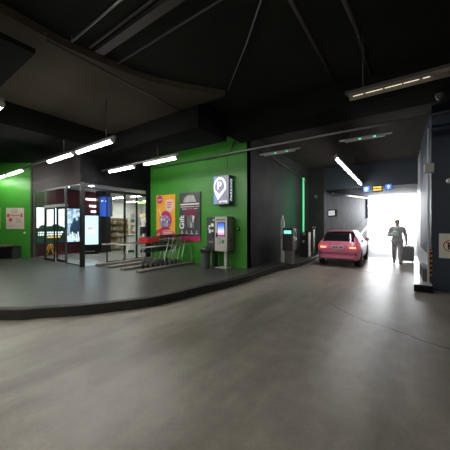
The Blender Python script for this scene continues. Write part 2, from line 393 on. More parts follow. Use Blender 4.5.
# glass doors between the corner post and the green wall
for i, (y0, y1) in enumerate(((FY + 0.85, 5.86), (5.86, 6.40), (6.40, WY - 0.14))):
    w = 0.035; mb = MB()
    mb.box((FX - 0.04, y0, PZ), (FX - 0.005, y0 + w, 2.78), DKFRAME); mb.box((FX - 0.04, y1 - w, PZ), (FX - 0.005, y1, 2.78), DKFRAME)
    mb.box((FX - 0.04, y0 + w, PZ), (FX - 0.005, y1 - w, PZ + 0.07), DKFRAME); mb.box((FX - 0.04, y0 + w, 2.72), (FX - 0.005, y1 - w, 2.78), DKFRAME)
    d = struct(mb.build('door_%d' % (i + 3))); pbox('glass', (FX - 0.026, y0 + w, PZ + 0.07), (FX - 0.016, y1 - w, 2.72), GLASS, d)
sbox('trim_entry_header', (FX - 0.04, FY + 0.06, 2.78), (FX + 0.0, WY - 0.14, 2.82), DKFRAME)
sbox('trim_shop_column', (-12.72, 6.95, PZ), (-12.22, 7.45, 3.25), mat('dark_column_cladding', (0.022, 0.020, 0.020), 0.35))

# ------------------------------------------------------------------ lamps
def lamp(x0, x1, y, z, name, label, group, tube=TUBE, rz=0.0, w=0.052):
    L = x1 - x0
    t = thing(name, label, 'lamp', ((x0 + x1) / 2, y, z), rz, group); h = L / 2
    mb = MB(); mb.prism([(-h, -w, 0.055), (-h, w, 0.055), (-h, w * 0.72, 0.10), (-h, -w * 0.72, 0.10)], (L, 0, 0), LGREY); mb.build('housing', t)
    mb = MB(); a = []
    for j in range(7):
        q = PI * j / 6; a.append((-h + 0.03, -w * 0.9 * math.cos(q), 0.054 - 0.05 * math.sin(q)))
    mb.prism(a, (L - 0.06, 0, 0), tube); mb.build('diffuser', t)
    for s in (-1, 1):
        b = [(s * h - (0.03 if s > 0 else 0), y_ * 1.06, z_) for _, y_, z_ in a]
        mb = MB(); mb.prism(b, (0.03, 0, 0), LGREY); mb.build('end_cap', t)
    return t
G1 = 'lamps on the suspended rails'
lamp(-6.95, -5.33, 3.30, 3.40, 'fluorescent_lamp', 'lit fluorescent lamp at the right end of the long rail before the glass front', G1)
lamp(-8.68, -7.16, 3.30, 3.40, 'fluorescent_lamp', 'lit fluorescent lamp above the dark fascia, second from the right end of its rail', G1)
lamp(-12.15, -10.68, 3.30, 3.40, 'fluorescent_lamp', 'lit fluorescent lamp in front of the left green wall, above the pale notice', G1)
lamp(-13.95, -12.4, 3.30, 3.40, 'fluorescent_lamp', 'lit fluorescent lamp at the left photo edge, upper left of the notice', G1)
lamp(-6.35, -4.98, 4.95, 3.33, 'fluorescent_lamp', 'bright fluorescent lamp in front of the green wall, right of the pair there', G1)
lamp(-8.2, -6.82, 4.95, 3.33, 'fluorescent_lamp', 'lit fluorescent lamp over the trolley bays, left neighbour of the brighter lamp', G1)
lamp(-6.8, -5.17, 1.31, 3.40, 'fluorescent_lamp', 'lamp end peeking in at the far left, beneath the black overhead beam', G1)
lamp(0, 4.1, 0, 0, 'fluorescent_lamp', 'long lit lamp above the driveway, over the pink car', 'lamps over the exit lane', rz=PI / 2, w=0.042).location = (-1.52, 9.85, 3.42)
lamp(0, 1.4, 0, 0, 'fluorescent_lamp', 'short lit lamp over the driveway, behind the long one, beside the arrow signs', 'lamps over the exit lane', rz=PI / 2, w=0.042).location = (-1.52, 12.75, 3.42)

def rail(x0, x1, y, z, ceil, rods, label, name='lighting_rail', rz=0.0):
    t = thing(name, label, 'lamp rail', (x0, y, z), rz)
    pbox('channel', (0, -0.03, 0), (x1 - x0, 0.03, 0.045), GALV, t)
    for r in rods: MB().cyl((r - x0, 0, 0.04), (r - x0, 0, ceil - z), 0.012, DKPIPE, n=8).build('rod', t)
    return t
rail(-16, -5.25, 3.30, 3.502, 4.45, (-5.6, -7.7), 'long grey rail carrying four lamps in front of the glass shop front')
rail(-9.9, -4.9, 4.95, 3.432, 3.9, (-5.75,), 'grey rail carrying the two lamps over the trolley bays')
rail(-9, -5.1, 1.31, 3.502, 3.9, (-6.6,), 'short rail holding the lamp at the far left edge')

rail(-1.52, 4.1, 7.75, 3.522, 4.45, (-0.9, 2.6), 'grey rail carrying the lamps along the exit lane', rz=PI / 2)

# lamps in the part of the hall behind the camera
for x in (-9, -5.2, -1.4, 2.6):
    for y in (-2.2, -5.5):
        lamp(x - .75, x + .75, y, 3.4, 'fluorescent_lamp', 'white fluorescent lamp in the hall behind the viewer', 'lamps behind the viewer', TUBEB)

# dim fixture with a long reflector at the upper right
t = thing('reflector_lamp', 'long dim warm reflector lamp beneath the black cross beam at upper right', 'lamp', (-0.68, 4.50, 3.57))
mb = MB(); mb.prism([(0, -0.085, 0.0), (0, -0.04, 0.07), (0, 0.04, 0.07), (0, 0.085, 0.0), (0, 0.075, 0.0), (0, 0.035, 0.06), (0, -0.035, 0.06), (0, -0.075, 0.0)], (2.6, 0, 0), mat('cream_reflector', (0.26, 0.235, 0.19), 0.4)); mb.build('reflector', t)
for q0, q1 in ((0.06, 0.20), (0.24, 0.46), (0.49, 0.70), (0.72, 0.90), (0.94, 1.02)): MB().cyl((q0, 0, 0.035), (q1, 0, 0.035), 0.013, TUBED, n=8).build('tube', t)
pbox('spine', (-0.05, -0.03, 0.07), (2.6, 0.03, 0.12), DKPIPE, t)
for x in (0.2, 2.2): MB().cyl((x, 0, 0.12), (x, 0, 1.005), 0.01, DKPIPE, n=6).build('rod', t)
# unlit fixtures hung from the pipe across the driveway
MB0 = MB().tube([(-8.3, 6.80, 3.84), (2.6, 6.80, 3.84)], 0.028, GALV, 10)
t = MB0.build('ceiling_conduit'); tag(t, 'long grey conduit crossing the green wall and the driveway overhead', 'pipe')
for x0, x1, lab in ((-3.3, -2.34, 'unlit slim lamp with green glints left, by the top of the dark wall'), (-1.13, -0.27, 'unlit slim lamp with green glints over the driveway, right of its twin')):
    t = thing('slim_lamp', lab, 'lamp', (x0, 6.80, 3.56), 0, 'unlit slim lamps under the conduit'); L = x1 - x0
    pbox('spine', (-0.12, -0.04, 0.045), (L + 0.12, 0.04, 0.075), GALV, t)
    mb = MB(); mb.prism([(0.02, -0.05, 0.045), (0.02, -0.035, 0.005), (0.02, 0.035, 0.005), (0.02, 0.05, 0.045)], (L - 0.04, 0, 0), mat('frosted_cover', (0.34, 0.36, 0.35), 0.3)); mb.build('cover', t)
    for q in (0.40, 0.75): MB().ball((L * q, -0.045, 0.025), 0.012, mat('green_led_reflection', (0.10, 1.0, 0.5), 0.4, emit=2.0), (2.5, 1, 1), 8).build('painted_glint', t)  # glowing beads imitate the green barrier light reflected in the unlit lamp
    for q in (0.15, L - 0.15): MB().cyl((q, 0, 0.075), (q, 0, 0.26), 0.008, DKPIPE, n=6).build('rod', t)

# ceiling services
def conduit(pts, r, m, label, name='ceiling_conduit', n=8):
    return tag(MB().tube(pts, r, m, n).build(name), label, 'pipe')
def up_line(pxs, z): return [on_z(x, y, z) for x, y in pxs]
conduit([on_z(46, 33, 4.44), on_z(46, 40, 4.36), on_z(120, 79, 4.36), on_z(192, 117, 4.36)], 0.02, DKPIPE, 'dark bent pipe running along the brown ceiling slab')
for (p, q, r, m, lab) in (((73, 42), (135, -14), 0.017, GALV, 'thin pale pipe end at the upper left, leftmost of the ceiling pipes'),
                          ((90, 48), (170, -14), 0.017, DKPIPE, 'thin dark pipe beside the pale one at the upper left'),
                          ((117, 64), (260, -24), 0.016, DKPIPE, 'thin dark pipe right of the cable tray on the ceiling')):
    z = 4.5; P, Q = on_z(*p, z), on_z(*q, z); Q.y = P.y * .5 + Q.y * .5; P.y = Q.y
    P2 = P.copy(); P2.z = 4.58
    conduit([P2, P, Q], r, m, lab)
P, Q = on_z(99, 54, 4.52), on_z(210, -24, 4.52); yy = (P.y + Q.y) / 2
tag(MB().box((P.x, yy - 0.07, 4.52), (Q.x, yy + 0.07, 4.58), DKPIPE).build('cable_tray'), 'dark cable tray hung under the ceiling at upper left', 'cable tray')
z = 4.56
conduit(up_line([(264, -8), (246, 45), (228, 90)], z), 0.014, GALV, 'thin pale wire conduit on the dark ceiling, left of centre top')
conduit(up_line([(286, -8), (312, 40), (336, 84)], z), 0.03, DKPIPE, 'dark thick conduit fanning across the ceiling at the centre')
conduit(up_line([(340, -8), (357, 30), (371, 76)], z), 0.03, DKPIPE, 'dark thick conduit on the ceiling, rightmost of the fan')
conduit([(-5.6, WY - 0.03, 3.84), (-4.6, WY - 0.03, 3.9), (-4.5, WY - 0.03, 4.2), (-4.4, WY - 0.03, 4.3)], 0.018, DKPIPE, 'bent dark pipe at the top of the green wall')
conduit([(-4.72, WY - 0.03, 3.87), (-4.72, WY - 0.03, 3.14)], 0.008, DKPIPE, 'thin cable dropping down the green wall to the blue sign', 'sign_cable')
conduit([(WX + 0.06, 7.6, 4.15), (WX + 0.06, 13.5, 3.75)], 0.035, DKPIPE, 'dark pipe running along the top of the dark wall')
mb = MB(); mb.tube([(-2.98, 14.6, 3.22), (-2.8, 18, 3.46), (-2.45, 26.2, 4.0)], 0.09, GALV, 12)
tag(mb.build('drain_pipe'), 'shiny grey pipe along the top of the ramp wall', 'pipe')
conduit([(0.55, 7.73, 3.84), (0.55, 7.73, 0.18)], 0.022, mat('pale_conduit', (0.72, 0.76, 0.80), 0.35), 'pale vertical pipe at the corner of the navy pillar', 'wall_pipe')
tag(MB().box((0.47, 7.66, 2.78), (0.66, 7.79, 3.0), GALV, 0.01).build('junction_box'), 'grey junction box on the pillar pipe', 'box')

# ------------------------------------------------------------------ things on the green wall
YP = WY - 0.03
# yellow poster
t = thing('wall_poster', 'yellow and magenta poster on the green wall, left of the grey one', 'poster', (-8.2, YP, 0.95), 0, 'posters on the green wall')
Wp, Hp = 1.07, 1.79
pbox('panel', (0, -0.012, 0), (Wp, 0.03, Hp), mat('poster_yellow', (0.80, 0.40, 0.035), 0.4, var=0.1, scale=2), t)
PINK = mat('poster_magenta', (0.50, 0.03, 0.13), 0.4); PALE = mat('poster_pale', (0.72, 0.55, 0.52), 0.5); LILAC = mat('poster_lilac', (0.30, 0.25, 0.42), 0.5, var=0.5, scale=9)
def disc(cx, cz, rx, rz_, y, m, nm, n=24):
    mb = MB(); mb.poly([(cx + rx * math.cos(2 * PI * j / n), y, cz + rz_ * math.sin(2 * PI * j / n)) for j in range(n)], m); return mb.build(nm, t)
disc(0.20, Hp - 0.17, 0.17, 0.17, -0.0135, PINK, 'printed_badge'); text('printed_lettering', 'new', 0.13, WHITE, t, T(0.2, -0.014, Hp - 0.17) @ FRONT, 0.0)
mb = MB(); mb.prism([(0.55, -0.013, Hp - 0.2), (0.95, -0.013, Hp - 0.2), (1.0, -0.013, Hp - 0.5), (0.80, -0.013, Hp - 0.72), (0.55, -0.013, Hp - 0.6)], (0, -0.001, 0), PALE); mb.build('printed_bubble', t)
disc(0.55, 0.80, 0.34, 0.36, -0.0135, PINK, 'printed_backdrop')
disc(0.50, 0.73, 0.30, 0.26, -0.0145, LILAC, 'printed_bowl')
mb = MB()
for q in range(9):
    x = 0.28 + 0.055 * q; zz = 0.66 + 0.14 * random.random(); mb.prism([(x, -0.0155, zz), (x + 0.07, -0.0155, zz + 0.02), (x + 0.05, -0.0155, zz + 0.1), (x - 0.01, -0.0155, zz + 0.08)], (0, -0.0005, 0), [WHITE, LILAC, BLUEP][q % 3])
mb.build('printed_pattern', t)
mb = MB(); mb.prism([(0.12, -0.0135, 1.25), (0.17, -0.0135, 1.25), (0.34, -0.0135, 0.95), (0.28, -0.0135, 0.93)], (0, -0.001, 0), PALE); mb.build('printed_straw', t)
mb = MB(); mb.prism([(0, -0.0135, 0.38), (0.55, -0.0135, 0.55), (0.9, -0.0135, 0.42), (0.38, -0.0135, 0.38), (0.36, -0.0135, 0.05), (0.2, -0.0135, 0.3), (0, -0.0135, 0.2)], (0, -0.001, 0), PINK); mb.build('printed_ribbon', t)
mb = MB(); mb.prism([(0.40, -0.0145, 0.03), (1.04, -0.0145, 0.03), (1.04, -0.0145, 0.36), (0.40, -0.0145, 0.36)], (0, -0.001, 0), mat('poster_rose', (0.60, 0.16, 0.24), 0.4)); mb.build('printed_block', t)
mb = Pieces('printed_line', t)
for q in range(4):
    mb.box((0.46, -0.0170, 0.07 + q * 0.07), (0.98 - 0.08 * (q % 2), -0.0155, 0.10 + q * 0.07), PALE)
for q in range(3): mb.box((0.62, -0.0160, Hp - 0.33 - q * 0.09), (0.90 - 0.04 * q, -0.0142, Hp - 0.29 - q * 0.09), PINK)

# grey poster
t = thing('wall_poster', 'dark grey gift poster with a magenta foot on the green wall', 'poster', (-6.9, YP, 0.97), 0, 'posters on the green wall')
Wp, Hp = 1.03, 1.78
pbox('panel', (0, -0.012, 0), (Wp, 0.03, Hp), mat('poster_charcoal', (0.060, 0.062, 0.068), 0.35, var=0.2, scale=2), t)
mb = MB(); mb.box((0, -0.0150, 0.0), (Wp, -0.0125, 0.16), mat('poster_crimson', (0.50, 0.02, 0.12), 0.4)); mb.build('printed_footer', t)
GLOW = mat('poster_silver', (0.40, 0.40, 0.40), 0.4, var=0.25, scale=6)
mb = MB(); mb.prism([(0.24, -0.0135, Hp - 0.2), (0.45, -0.0135, Hp - 0.1), (0.72, -0.0135, Hp - 0.12), (0.84, -0.0135, Hp - 0.36), (0.2, -0.0135, Hp - 0.36)], (0, -0.001, 0), GLOW); mb.build('printed_glow', t)
mb = MB(); mb.ball((0.42, -0.013, Hp - 0.17), 0.07, mat('poster_orange', (0.7, 0.22, 0.06), 0.4), (1.2, 0.02, 0.8), 10); mb.build('printed_emblem', t)
mb = Pieces('printed_line', t)
for q, (x0, x1, zz) in enumerate(((0.05, 0.98, Hp - 0.46), (0.05, 0.75, Hp - 0.54), (0.8, 0.98, Hp - 0.54), (0.14, 0.9, Hp - 0.62))):
    mb.box((x0, -0.0150, zz), (x1, -0.0125, zz + (0.05 if q == 0 else 0.028)), WHITE if q == 0 else PALE)

text('printed_lettering', 'Gift', 0.33, WHITE, t, T(0.14, -0.013, 0.68) @ FRONT @ Matrix.Rotation(PI / 2, 4, 'Z'), 0.001, bold=0.008)
mb = MB(); mb.prism([(0.40, -0.0135, 0.5), (0.74, -0.0135, 0.46), (0.76, -0.0135, 0.92), (0.40, -0.0135, 0.92)], (0, -0.001, 0), mat('poster_smoke', (0.16, 0.16, 0.17), 0.4)); mb.build('printed_gift_box', t)
mb = MB(); mb.prism([(0.55, -0.0150, 0.48), (0.63, -0.0150, 0.48), (0.65, -0.0150, 0.95), (0.55, -0.0150, 0.95)], (0, -0.001, 0), GLOW)
mb.prism([(0.52, -0.0150, 0.72), (0.7, -0.0150, 0.66), (0.76, -0.0150, 0.9), (0.6, -0.0150, 0.96)], (0, -0.001, 0), WHITE); mb.build('printed_ribbon', t)
mb = MB()
for q in range(7):
    an = PI * q / 6; mb.prism([(0.55, -0.0165, 0.95), (0.55 + 0.26 * math.cos(an - .16), -0.0165, 0.95 + 0.26 * math.sin(an - .16)), (0.55 + 0.31 * math.cos(an), -0.0165, 0.95 + 0.3 * math.sin(an)), (0.55 + 0.26 * math.cos(an + .16), -0.0165, 0.95 + 0.26 * math.sin(an + .16))], (0, -0.001, 0), mat('poster_wine', (0.22, 0.015, 0.06), 0.5))
mb.build('printed_bow', t)
mb = Pieces('printed_symbol', t)
for q in range(4): mb.box((0.08 + q * 0.24, -0.0150, 0.26), (0.2 + q * 0.24, -0.0130, 0.29), PALE); mb.box((0.11 + q * 0.24, -0.0150, 0.31), (0.16 + q * 0.24, -0.0130, 0.38), GLOW)


# blue parking sign box
t = thing('parking_sign', 'blue and grey lit parking sign box with a white map pin on the green wall', 'sign', (-5.1, WY, 2.22))
SW, SH, SD = 0.60, 0.94, 0.26
pbox('case', (0, -SD, 0), (SW, -0.0, SH), mat('sign_blue', (0.012, 0.065, 0.26), 0.3), t, 0.008)
pbox('front_panel', (0.07, -SD - 0.012, 0.01), (SW - 0.005, -SD, SH - 0.01), mat('sign_grey', (0.26, 0.27, 0.34), 0.4, emit=0.3), t)
pbox('edge_panel', (0.005, -SD - 0.012, 0.01), (0.07, -SD, SH - 0.01), mat('sign_azure', (0.10, 0.24, 0.80), 0.4, emit=0.5), t)
SWH = mat('sign_white_light', (0.85, 0.90, 1.0), 0.4, emit=0.95)
cx, cz, R, tipx, tipz = 0.25, 0.58, 0.245, 0.17, 0.15
outer, inner = [], []
for j in range(25):
    an = math.radians(-20 + 225 * j / 24)
    outer.append((cx + R * math.cos(an), cz + (R + .06) * math.sin(an))); inner.append((cx - 0.01 + (R - 0.055) * math.cos(an), cz + (R + 0.0) * math.sin(an)))
mb = MB(); y = -SD - 0.014; k = mb.mi(SWH)
o_ = [mb.bm.verts.new((x, y, zz)) for x, zz in outer]; i_ = [mb.bm.verts.new((x, y, zz)) for x, zz in inner]
for j in range(24): mb.face([o_[j], o_[j + 1], i_[j + 1], i_[j]], k)
tip = mb.bm.verts.new((tipx, y, tipz)); mid = mb.bm.verts.new((0.22, y, 0.33))
mb.face([tip, o_[0], i_[0], mid], k); mb.face([tip, mid, i_[-1], o_[-1]], k)
mb.build('map_pin', t)
text('letter_p', 'P', 0.36, SWH, t, T(0.225, y, 0.60) @ FRONT, 0.001, bold=0.004)
text('front_lettering', 'parking', 0.105, SWH, t, T(0.38, y, 0.10) @ FRONT, 0.001)
text('side_lettering', 'PARKING', 0.17, SWH, t, T(SW + 0.003, -SD / 2, SH / 2) @ SIDE @ Matrix.Rotation(PI / 2, 4, 'Z'), 0.001)

# payment machine: two cabinets
t = thing('payment_machine', 'light grey parking payment machine with a colour screen below the blue sign', 'machine', (-4.92, 6.60, PZ))
pbox('cabinet', (0, 0, 0.54), (0.47, 0.40, 1.65), MGREY, t, 0.02)
pbox('front_panel', (0.0, -0.02, 0.55), (0.47, 0.0, 1.64), LGREY, t, 0.006)
pbox('screen_bezel', (0.10, -0.028, 1.02), (0.40, -0.018, 1.47), INK, t, 0.003)
scr = bpy.data.materials.new('screen_gradient'); scr.use_nodes = True; nt = scr.node_tree; b = nt.nodes['Principled BSDF']
tc = nt.nodes.new('ShaderNodeTexCoord'); sp = nt.nodes.new('ShaderNodeSeparateXYZ'); nt.links.new(tc.outputs['Generated'], sp.inputs[0])
r = nt.nodes.new('ShaderNodeValToRGB'); e = r.color_ramp.elements; e[0].color = (0.75, 0.08, 0.45, 1); e[1].color = (0.02, 0.10, 0.75, 1)
q = e.new(0.30); q.color = (0.85, 0.75, 0.9, 1); q = e.new(0.55); q.color = (0.45, 0.45, 0.85, 1); q = e.new(0.7); q.color = (0.10, 0.30, 0.8, 1)
nt.links.new(sp.outputs['Z'], r.inputs['Fac']); nt.links.new(r.outputs['Color'], b.inputs['Emission Color']); b.inputs['Emission Strength'].default_value = 1.3
b.inputs['Base Color'].default_value = (0, 0, 0, 1)
pbox('screen', (0.125, -0.034, 1.05), (0.375, -0.029, 1.44), scr, t)
pbox('card_slot', (0.05, -0.035, 0.98), (0.10, -0.018, 1.12), INK, t, 0.004)
mb = MB(); mb.box((0.11, -0.03, 0.78), (0.22, -0.018, 0.95), INK, 0.004); kp = mb.build('keypad', t)
mb = MB()
for i in range(3):
    for j in range(4): mb.box((0.122 + i * 0.032, -0.034, 0.795 + j * 0.038), (0.146 + i * 0.032, -0.029, 0.82 + j * 0.038), WHITE)
mb.build('keys', kp)
pbox('ticket_reader', (0.27, -0.032, 0.80), (0.37, -0.018, 0.91), mat('green_reader', (0.03, 0.30, 0.12), 0.4), t, 0.004)
pbox('top_strip', (0.06, -0.026, 1.52), (0.41, -0.018, 1.57), MGREY, t)
MB().cyl((0.40, 0.2, 0.90), (0.478, 0.2, 0.90), 0.035, INK, n=12).build('lock', t)
for x in (0.31,): pbox('leg', (x - 0.05, 0.12, 0.0), (x + 0.05, 0.22, 0.55), LGREY, t, 0.006)
pbox('base_plate', (-0.02, 0.02, 0.0), (0.42, 0.36, 0.02), LGREY, t)
t = thing('ticket_cabinet', 'dark grey cabinet with white pictograms, left of the payment machine', 'machine', (-5.285, 6.62, PZ))
pbox('cabinet', (0, 0, 0.54), (0.35, 0.36, 1.64), DGREY, t, 0.012)
mb = Pieces('pictogram', t)
for x, z, w, h in ((0.08, 1.30, 0.07, 0.07), (0.17, 1.33, 0.12, 0.10), (0.09, 1.12, 0.08, 0.12), (0.2, 1.16, 0.07, 0.06), (0.05, 1.24, 0.05, 0.03), (0.26, 1.52, 0.05, 0.05)):
    mb.box((x, -0.004, z), (x + w, 0.002, z + h), mat('pictogram_white', (0.75, 0.85, 0.84), 0.4))

mb = MB(); mb.box((0.10, -0.004, 0.80), (0.26, 0.002, 0.86), MGREY); mb.build('coin_tray', t)
pbox('slot', (0.24, -0.006, 0.98), (0.31, 0.002, 1.12), INK, t)
pbox('leg', (0.13, 0.1, 0.0), (0.25, 0.28, 0.55), DGREY, t)
# litter bin
t = thing('litter_bin', 'dark grey round litter bin standing left of the ticket cabinet', 'bin', (-5.12, 6.36, PZ))
MB().lathe([(0.125, 0), (0.13, 0.02), (0.155, 0.50), (0.16, 0.52)], mat('bin_grey', (0.10, 0.108, 0.11), 0.5), 24).build('bucket', t)
MB().lathe([(0.165, 0.50), (0.168, 0.56), (0.14, 0.65), (0.07, 0.70), (0.02, 0.71)], DGREY, 24).build('lid', t)
pbox('flap', (-0.09, -0.172, 0.53), (0.09, -0.14, 0.61), INK, t, 0.01)
# alarm button
t = thing('alarm_button', 'small black push button box on the green wall, right of the payment machine', 'button', (-4.29, WY, 1.42))
pbox('box', (-0.045, -0.05, -0.055), (0.045, 0, 0.055), INK, t, 0.008)
MB().cyl((0, -0.05, 0.01), (0, -0.065, 0.01), 0.025, mat('button_cream', (0.75, 0.62, 0.35), 0.4), n=14).build('button', t)

# ------------------------------------------------------------------ trolley bays
BASE = mat('bay_kerb_concrete', (0.20, 0.18, 0.155), 0.55, var=0.2, scale=5)
LX = [-8.40, -7.68, -6.96, -6.22]
for i, (x, lab) in enumerate(zip(LX, ('leftmost of the four', 'second from left of the four', 'third from left of the four', 'rightmost of the four'))):
    o = MB().box((x - 0.10, 4.62, PZ), (x + 0.10, 6.95, PZ + 0.07), BASE, 0.012).build('bay_kerb')
    tag(o, 'low pale bay kerb on the walkway for trolleys, ' + lab, 'kerb', 'trolley bay kerbs')
def bay_rail(x, y0, y1, post, label):
    t = thing('bay_rail', label, 'railing', (x, y0, PZ + 0.07), 0, 'trolley bay railings'); L = y1 - y0
    pts = [(0, 0, 0.64), (0, L - 0.15, 0.66), (0, L - 0.05, 0.63), (0, L, 0.54), (0, L, 0)]
    MB().tube([(0, 0, 0.64), (0, L - 0.25, 0.66)], 0.02, STEEL, 10).build('top_rail', t)
    MB().tube(spline([Vector(p) for p in [(0, L - 0.25, 0.66)] + pts[1:]], 4), 0.02, STEEL, 10).build('end_post', t)
    for p in post: MB().tube([(0, p - y0, 0), (0, p - y0 + 0.22, 0.64)], 0.02, STEEL, 10).build('slanted_post', t)
    return t
bay_rail(LX[3], 4.75, 6.92, (5.85,), 'steel bay railing beside the nested trolleys, nearest the grey poster')
bay_rail(LX[1], 4.9, 6.9, (5.15,), 'steel bay railing in the empty trolley bays, left of the nested trolleys')
bay_rail(LX[0], 4.8, 6.9, (5.6,), 'steel bay railing closest to the glass doors')

CARTRED = mat('cart_red', (0.55, 0.03, 0.03), 0.4)
def make_cart(label):
    t = thing('shopping_trolley', label, 'trolley', (0, 0, 0), 0, 'nested shopping trolleys')
    wire = mat('cart_wire', (0.035, 0.035, 0.04), 0.45, 0.3)
    # y = 0 at the handle end, nose towards +y
    mb = MB()
    bt = [(-0.25, 0.05, 1.0), (0.25, 0.05, 1.0), (0.20, 0.85, 0.97), (-0.20, 0.85, 0.97)]; bb = [(-0.20, 0.14, 0.60), (0.20, 0.14, 0.60), (0.16, 0.80, 0.52), (-0.16, 0.80, 0.52)]
    V = [Vector(p) for p in bt]; U = [Vector(p) for p in bb]
    for i in range(4):
        j = (i + 1) % 4
        if i == 0: continue
        for f in (0, 0.33, 0.66, 1): mb.tube([U[i].lerp(V[i], f), U[j].lerp(V[j], f)], 0.012 if f == 1 else 0.006, wire, 5)
        for q in range(9): mb.tube([U[i].lerp(U[j], q / 8), V[i].lerp(V[j], q / 8)], 0.006, wire, 4)
    for q in range(7): mb.tube([U[0].lerp(U[1], q / 6), U[3].lerp(U[2], q / 6)], 0.003, wire, 4)
    mb.build('basket', t)
    mb = MB()
    for q in range(8): mb.tube([V[0].lerp(V[1], q / 7) + Vector((0, .01, -.02)), U[0].lerp(U[1], q / 7) + Vector((0, .06, .05))], 0.0035, wire, 4)
    for f in (0, .5, 1): mb.tube([V[0].lerp(U[0], f) + Vector((.01, .03, -.01)), V[1].lerp(U[1], f) + Vector((-.01, .03, -.01))], 0.0035, wire, 4)
    mb.build('rear_flap', t)
    h = MB().tube([(-0.26, -0.04, 1.03), (0.26, -0.04, 1.03)], 0.020, INK, 10).build('handle', t)
    for s in (-1, 1):
        MB().tube([(s * 0.25, -0.04, 1.03), (s * 0.245, 0.0, 0.98)], 0.012, INK, 8).build('handle_bracket', t)
        MB().tube([(s * 0.24, 0.0, 0.98), (s * 0.23, 0.22, 0.20), (s * 0.23, 0.24, 0.13)], 0.014, STEEL, 8).build('upright', t)
    mb = MB(); mb.tube([(-0.23, 0.2, 0.17), (-0.19, 0.78, 0.22), (0.19, 0.78, 0.22), (0.23, 0.2, 0.17)], 0.012, DGREY, 8); mb.build('chassis', t)
    for s, y in ((-1, 0.22), (1, 0.22), (-0.8, 0.75), (0.8, 0.75)):
        w = MB().cyl((s * 0.23 - 0.015, y - 0.02, 0.06), (s * 0.23 + 0.015, y - 0.02, 0.06), 0.06, RUBBER, n=14).build('caster', t)
        pbox('fork', (s * 0.23 - 0.02, y - 0.05, 0.06), (s * 0.23 + 0.02, y + 0.02, 0.20), STEEL, w)
    return t
cx = -6.59
c0 = make_cart('nested shopping trolley with a red front panel, first of the row, nearest the viewer'); c0.location = (cx, 5.96, PZ); c0.rotation_euler = (0, 0, PI)
for i, lab in enumerate(('second trolley of the nested row, just behind the one with the red panel', 'middle trolley of the nested row in the bay', 'fourth trolley of the nested row, next to last', 'last trolley of the nested row, against the green wall')):
    copy_thing(c0, (cx, 5.96 + 0.20 * (i + 1), PZ), lab)
pbox('front_panel', (-0.205, 0.85, 0.82), (0.205, 0.88, 0.98), CARTRED, c0, 0.01)
for sx in (-1, 1): MB().prism([(sx * 0.24, 0.45, 0.86), (sx * 0.215, 0.86, 0.82), (sx * 0.215, 0.86, 0.98), (sx * 0.24, 0.45, 1.0)], (sx * 0.012, 0, 0), CARTRED).build('side_panel', c0)

# ------------------------------------------------------------------ left corner: notices, bench
d = (B - A).normalized(); ang = math.atan2(-d.y, -d.x)
def wall_pt(s, z): return (A.x + d.x * s, A.y + d.y * s, z)
nrm = Vector((-n.x, -n.y, 0)).normalized()
for s, lab in ((0.66, 'cream notice with a red band on the left green wall'), (1.66, 'cream notice cut by the left photo edge')):
    p = Vector(wall_pt(s, 1.38)) + nrm * 0.015
    t = thing('wall_notice', lab, 'notice', p, ang, 'cream notices on the left wall')
    pbox('board', (-0.37, -0.012, 0), (0.37, 0.012, 0.90), mat('notice_cream', (0.50, 0.46, 0.36), 0.5, var=0.1, scale=3), t)
    NR = mat('notice_red', (0.45, 0.02, 0.05), 0.5)
    mb = MB(); mb.box((-0.33, -0.0150, 0.51), (-0.23, -0.0125, 0.65), NR); mb.box((0.23, -0.0150, 0.49), (0.31, -0.0125, 0.66), NR); mb.box((-0.20, -0.0150, 0.55), (0.20, -0.0125, 0.61), mat('notice_rose', (0.50, 0.16, 0.15), 0.5)); mb.build('printed_band', t)
    mb = Pieces('printed_line', t)
    for i in range(6): mb.box((-0.1 if i % 2 else -0.16, -0.0150, 0.68 + i * 0.03), (0.12, -0.0130, 0.69 + i * 0.03), MGREY)
    for i in range(4): mb.box((0.05, -0.0150, 0.28 + i * 0.045), (0.27, -0.0130, 0.30 + i * 0.045), MGREY)
    mb.box((-0.25, -0.0150, 0.32), (-0.12, -0.0130, 0.46), NR); mb.box((-0.28, -0.0150, 0.10), (-0.05, -0.0130, 0.115), MGREY)
p = Vector(wall_pt(0.27, 1.22)) + nrm * 0.02
t = thing('light_switch', 'tiny pale switch on the green wall near the glass front', 'switch', p, ang); pbox('plate', (-0.03, -0.012, -0.045), (0.03, 0.012, 0.045), LGREY, t); pbox('rocker', (-0.015, -0.018, -0.025), (0.015, -0.012, 0.025), WHITE, t)
p = Vector(wall_pt(1.42, PZ)) + nrm * 0.33
t = thing('waiting_bench', 'dark bench along the left green wall beneath the notices', 'bench', p, ang)
pbox('seat', (-1.2, -0.24, 0.49), (0.80, 0.24, 0.55), mat('bench_wood', (0.13, 0.12, 0.11), 0.5, var=0.2, scale=5), t, 0.008)
pbox('front_panel', (-1.2, -0.20, 0.06), (1.05, -0.16, 0.49), BLACK, t)
for x in (-1.15, 0.98): pbox('leg', (x, -0.2, 0), (x + 0.09, 0.22, 0.49), DGREY, t)
pbox('cushion', (0.80, -0.22, 0.42), (1.07, 0.22, 0.5), BLACK, t)

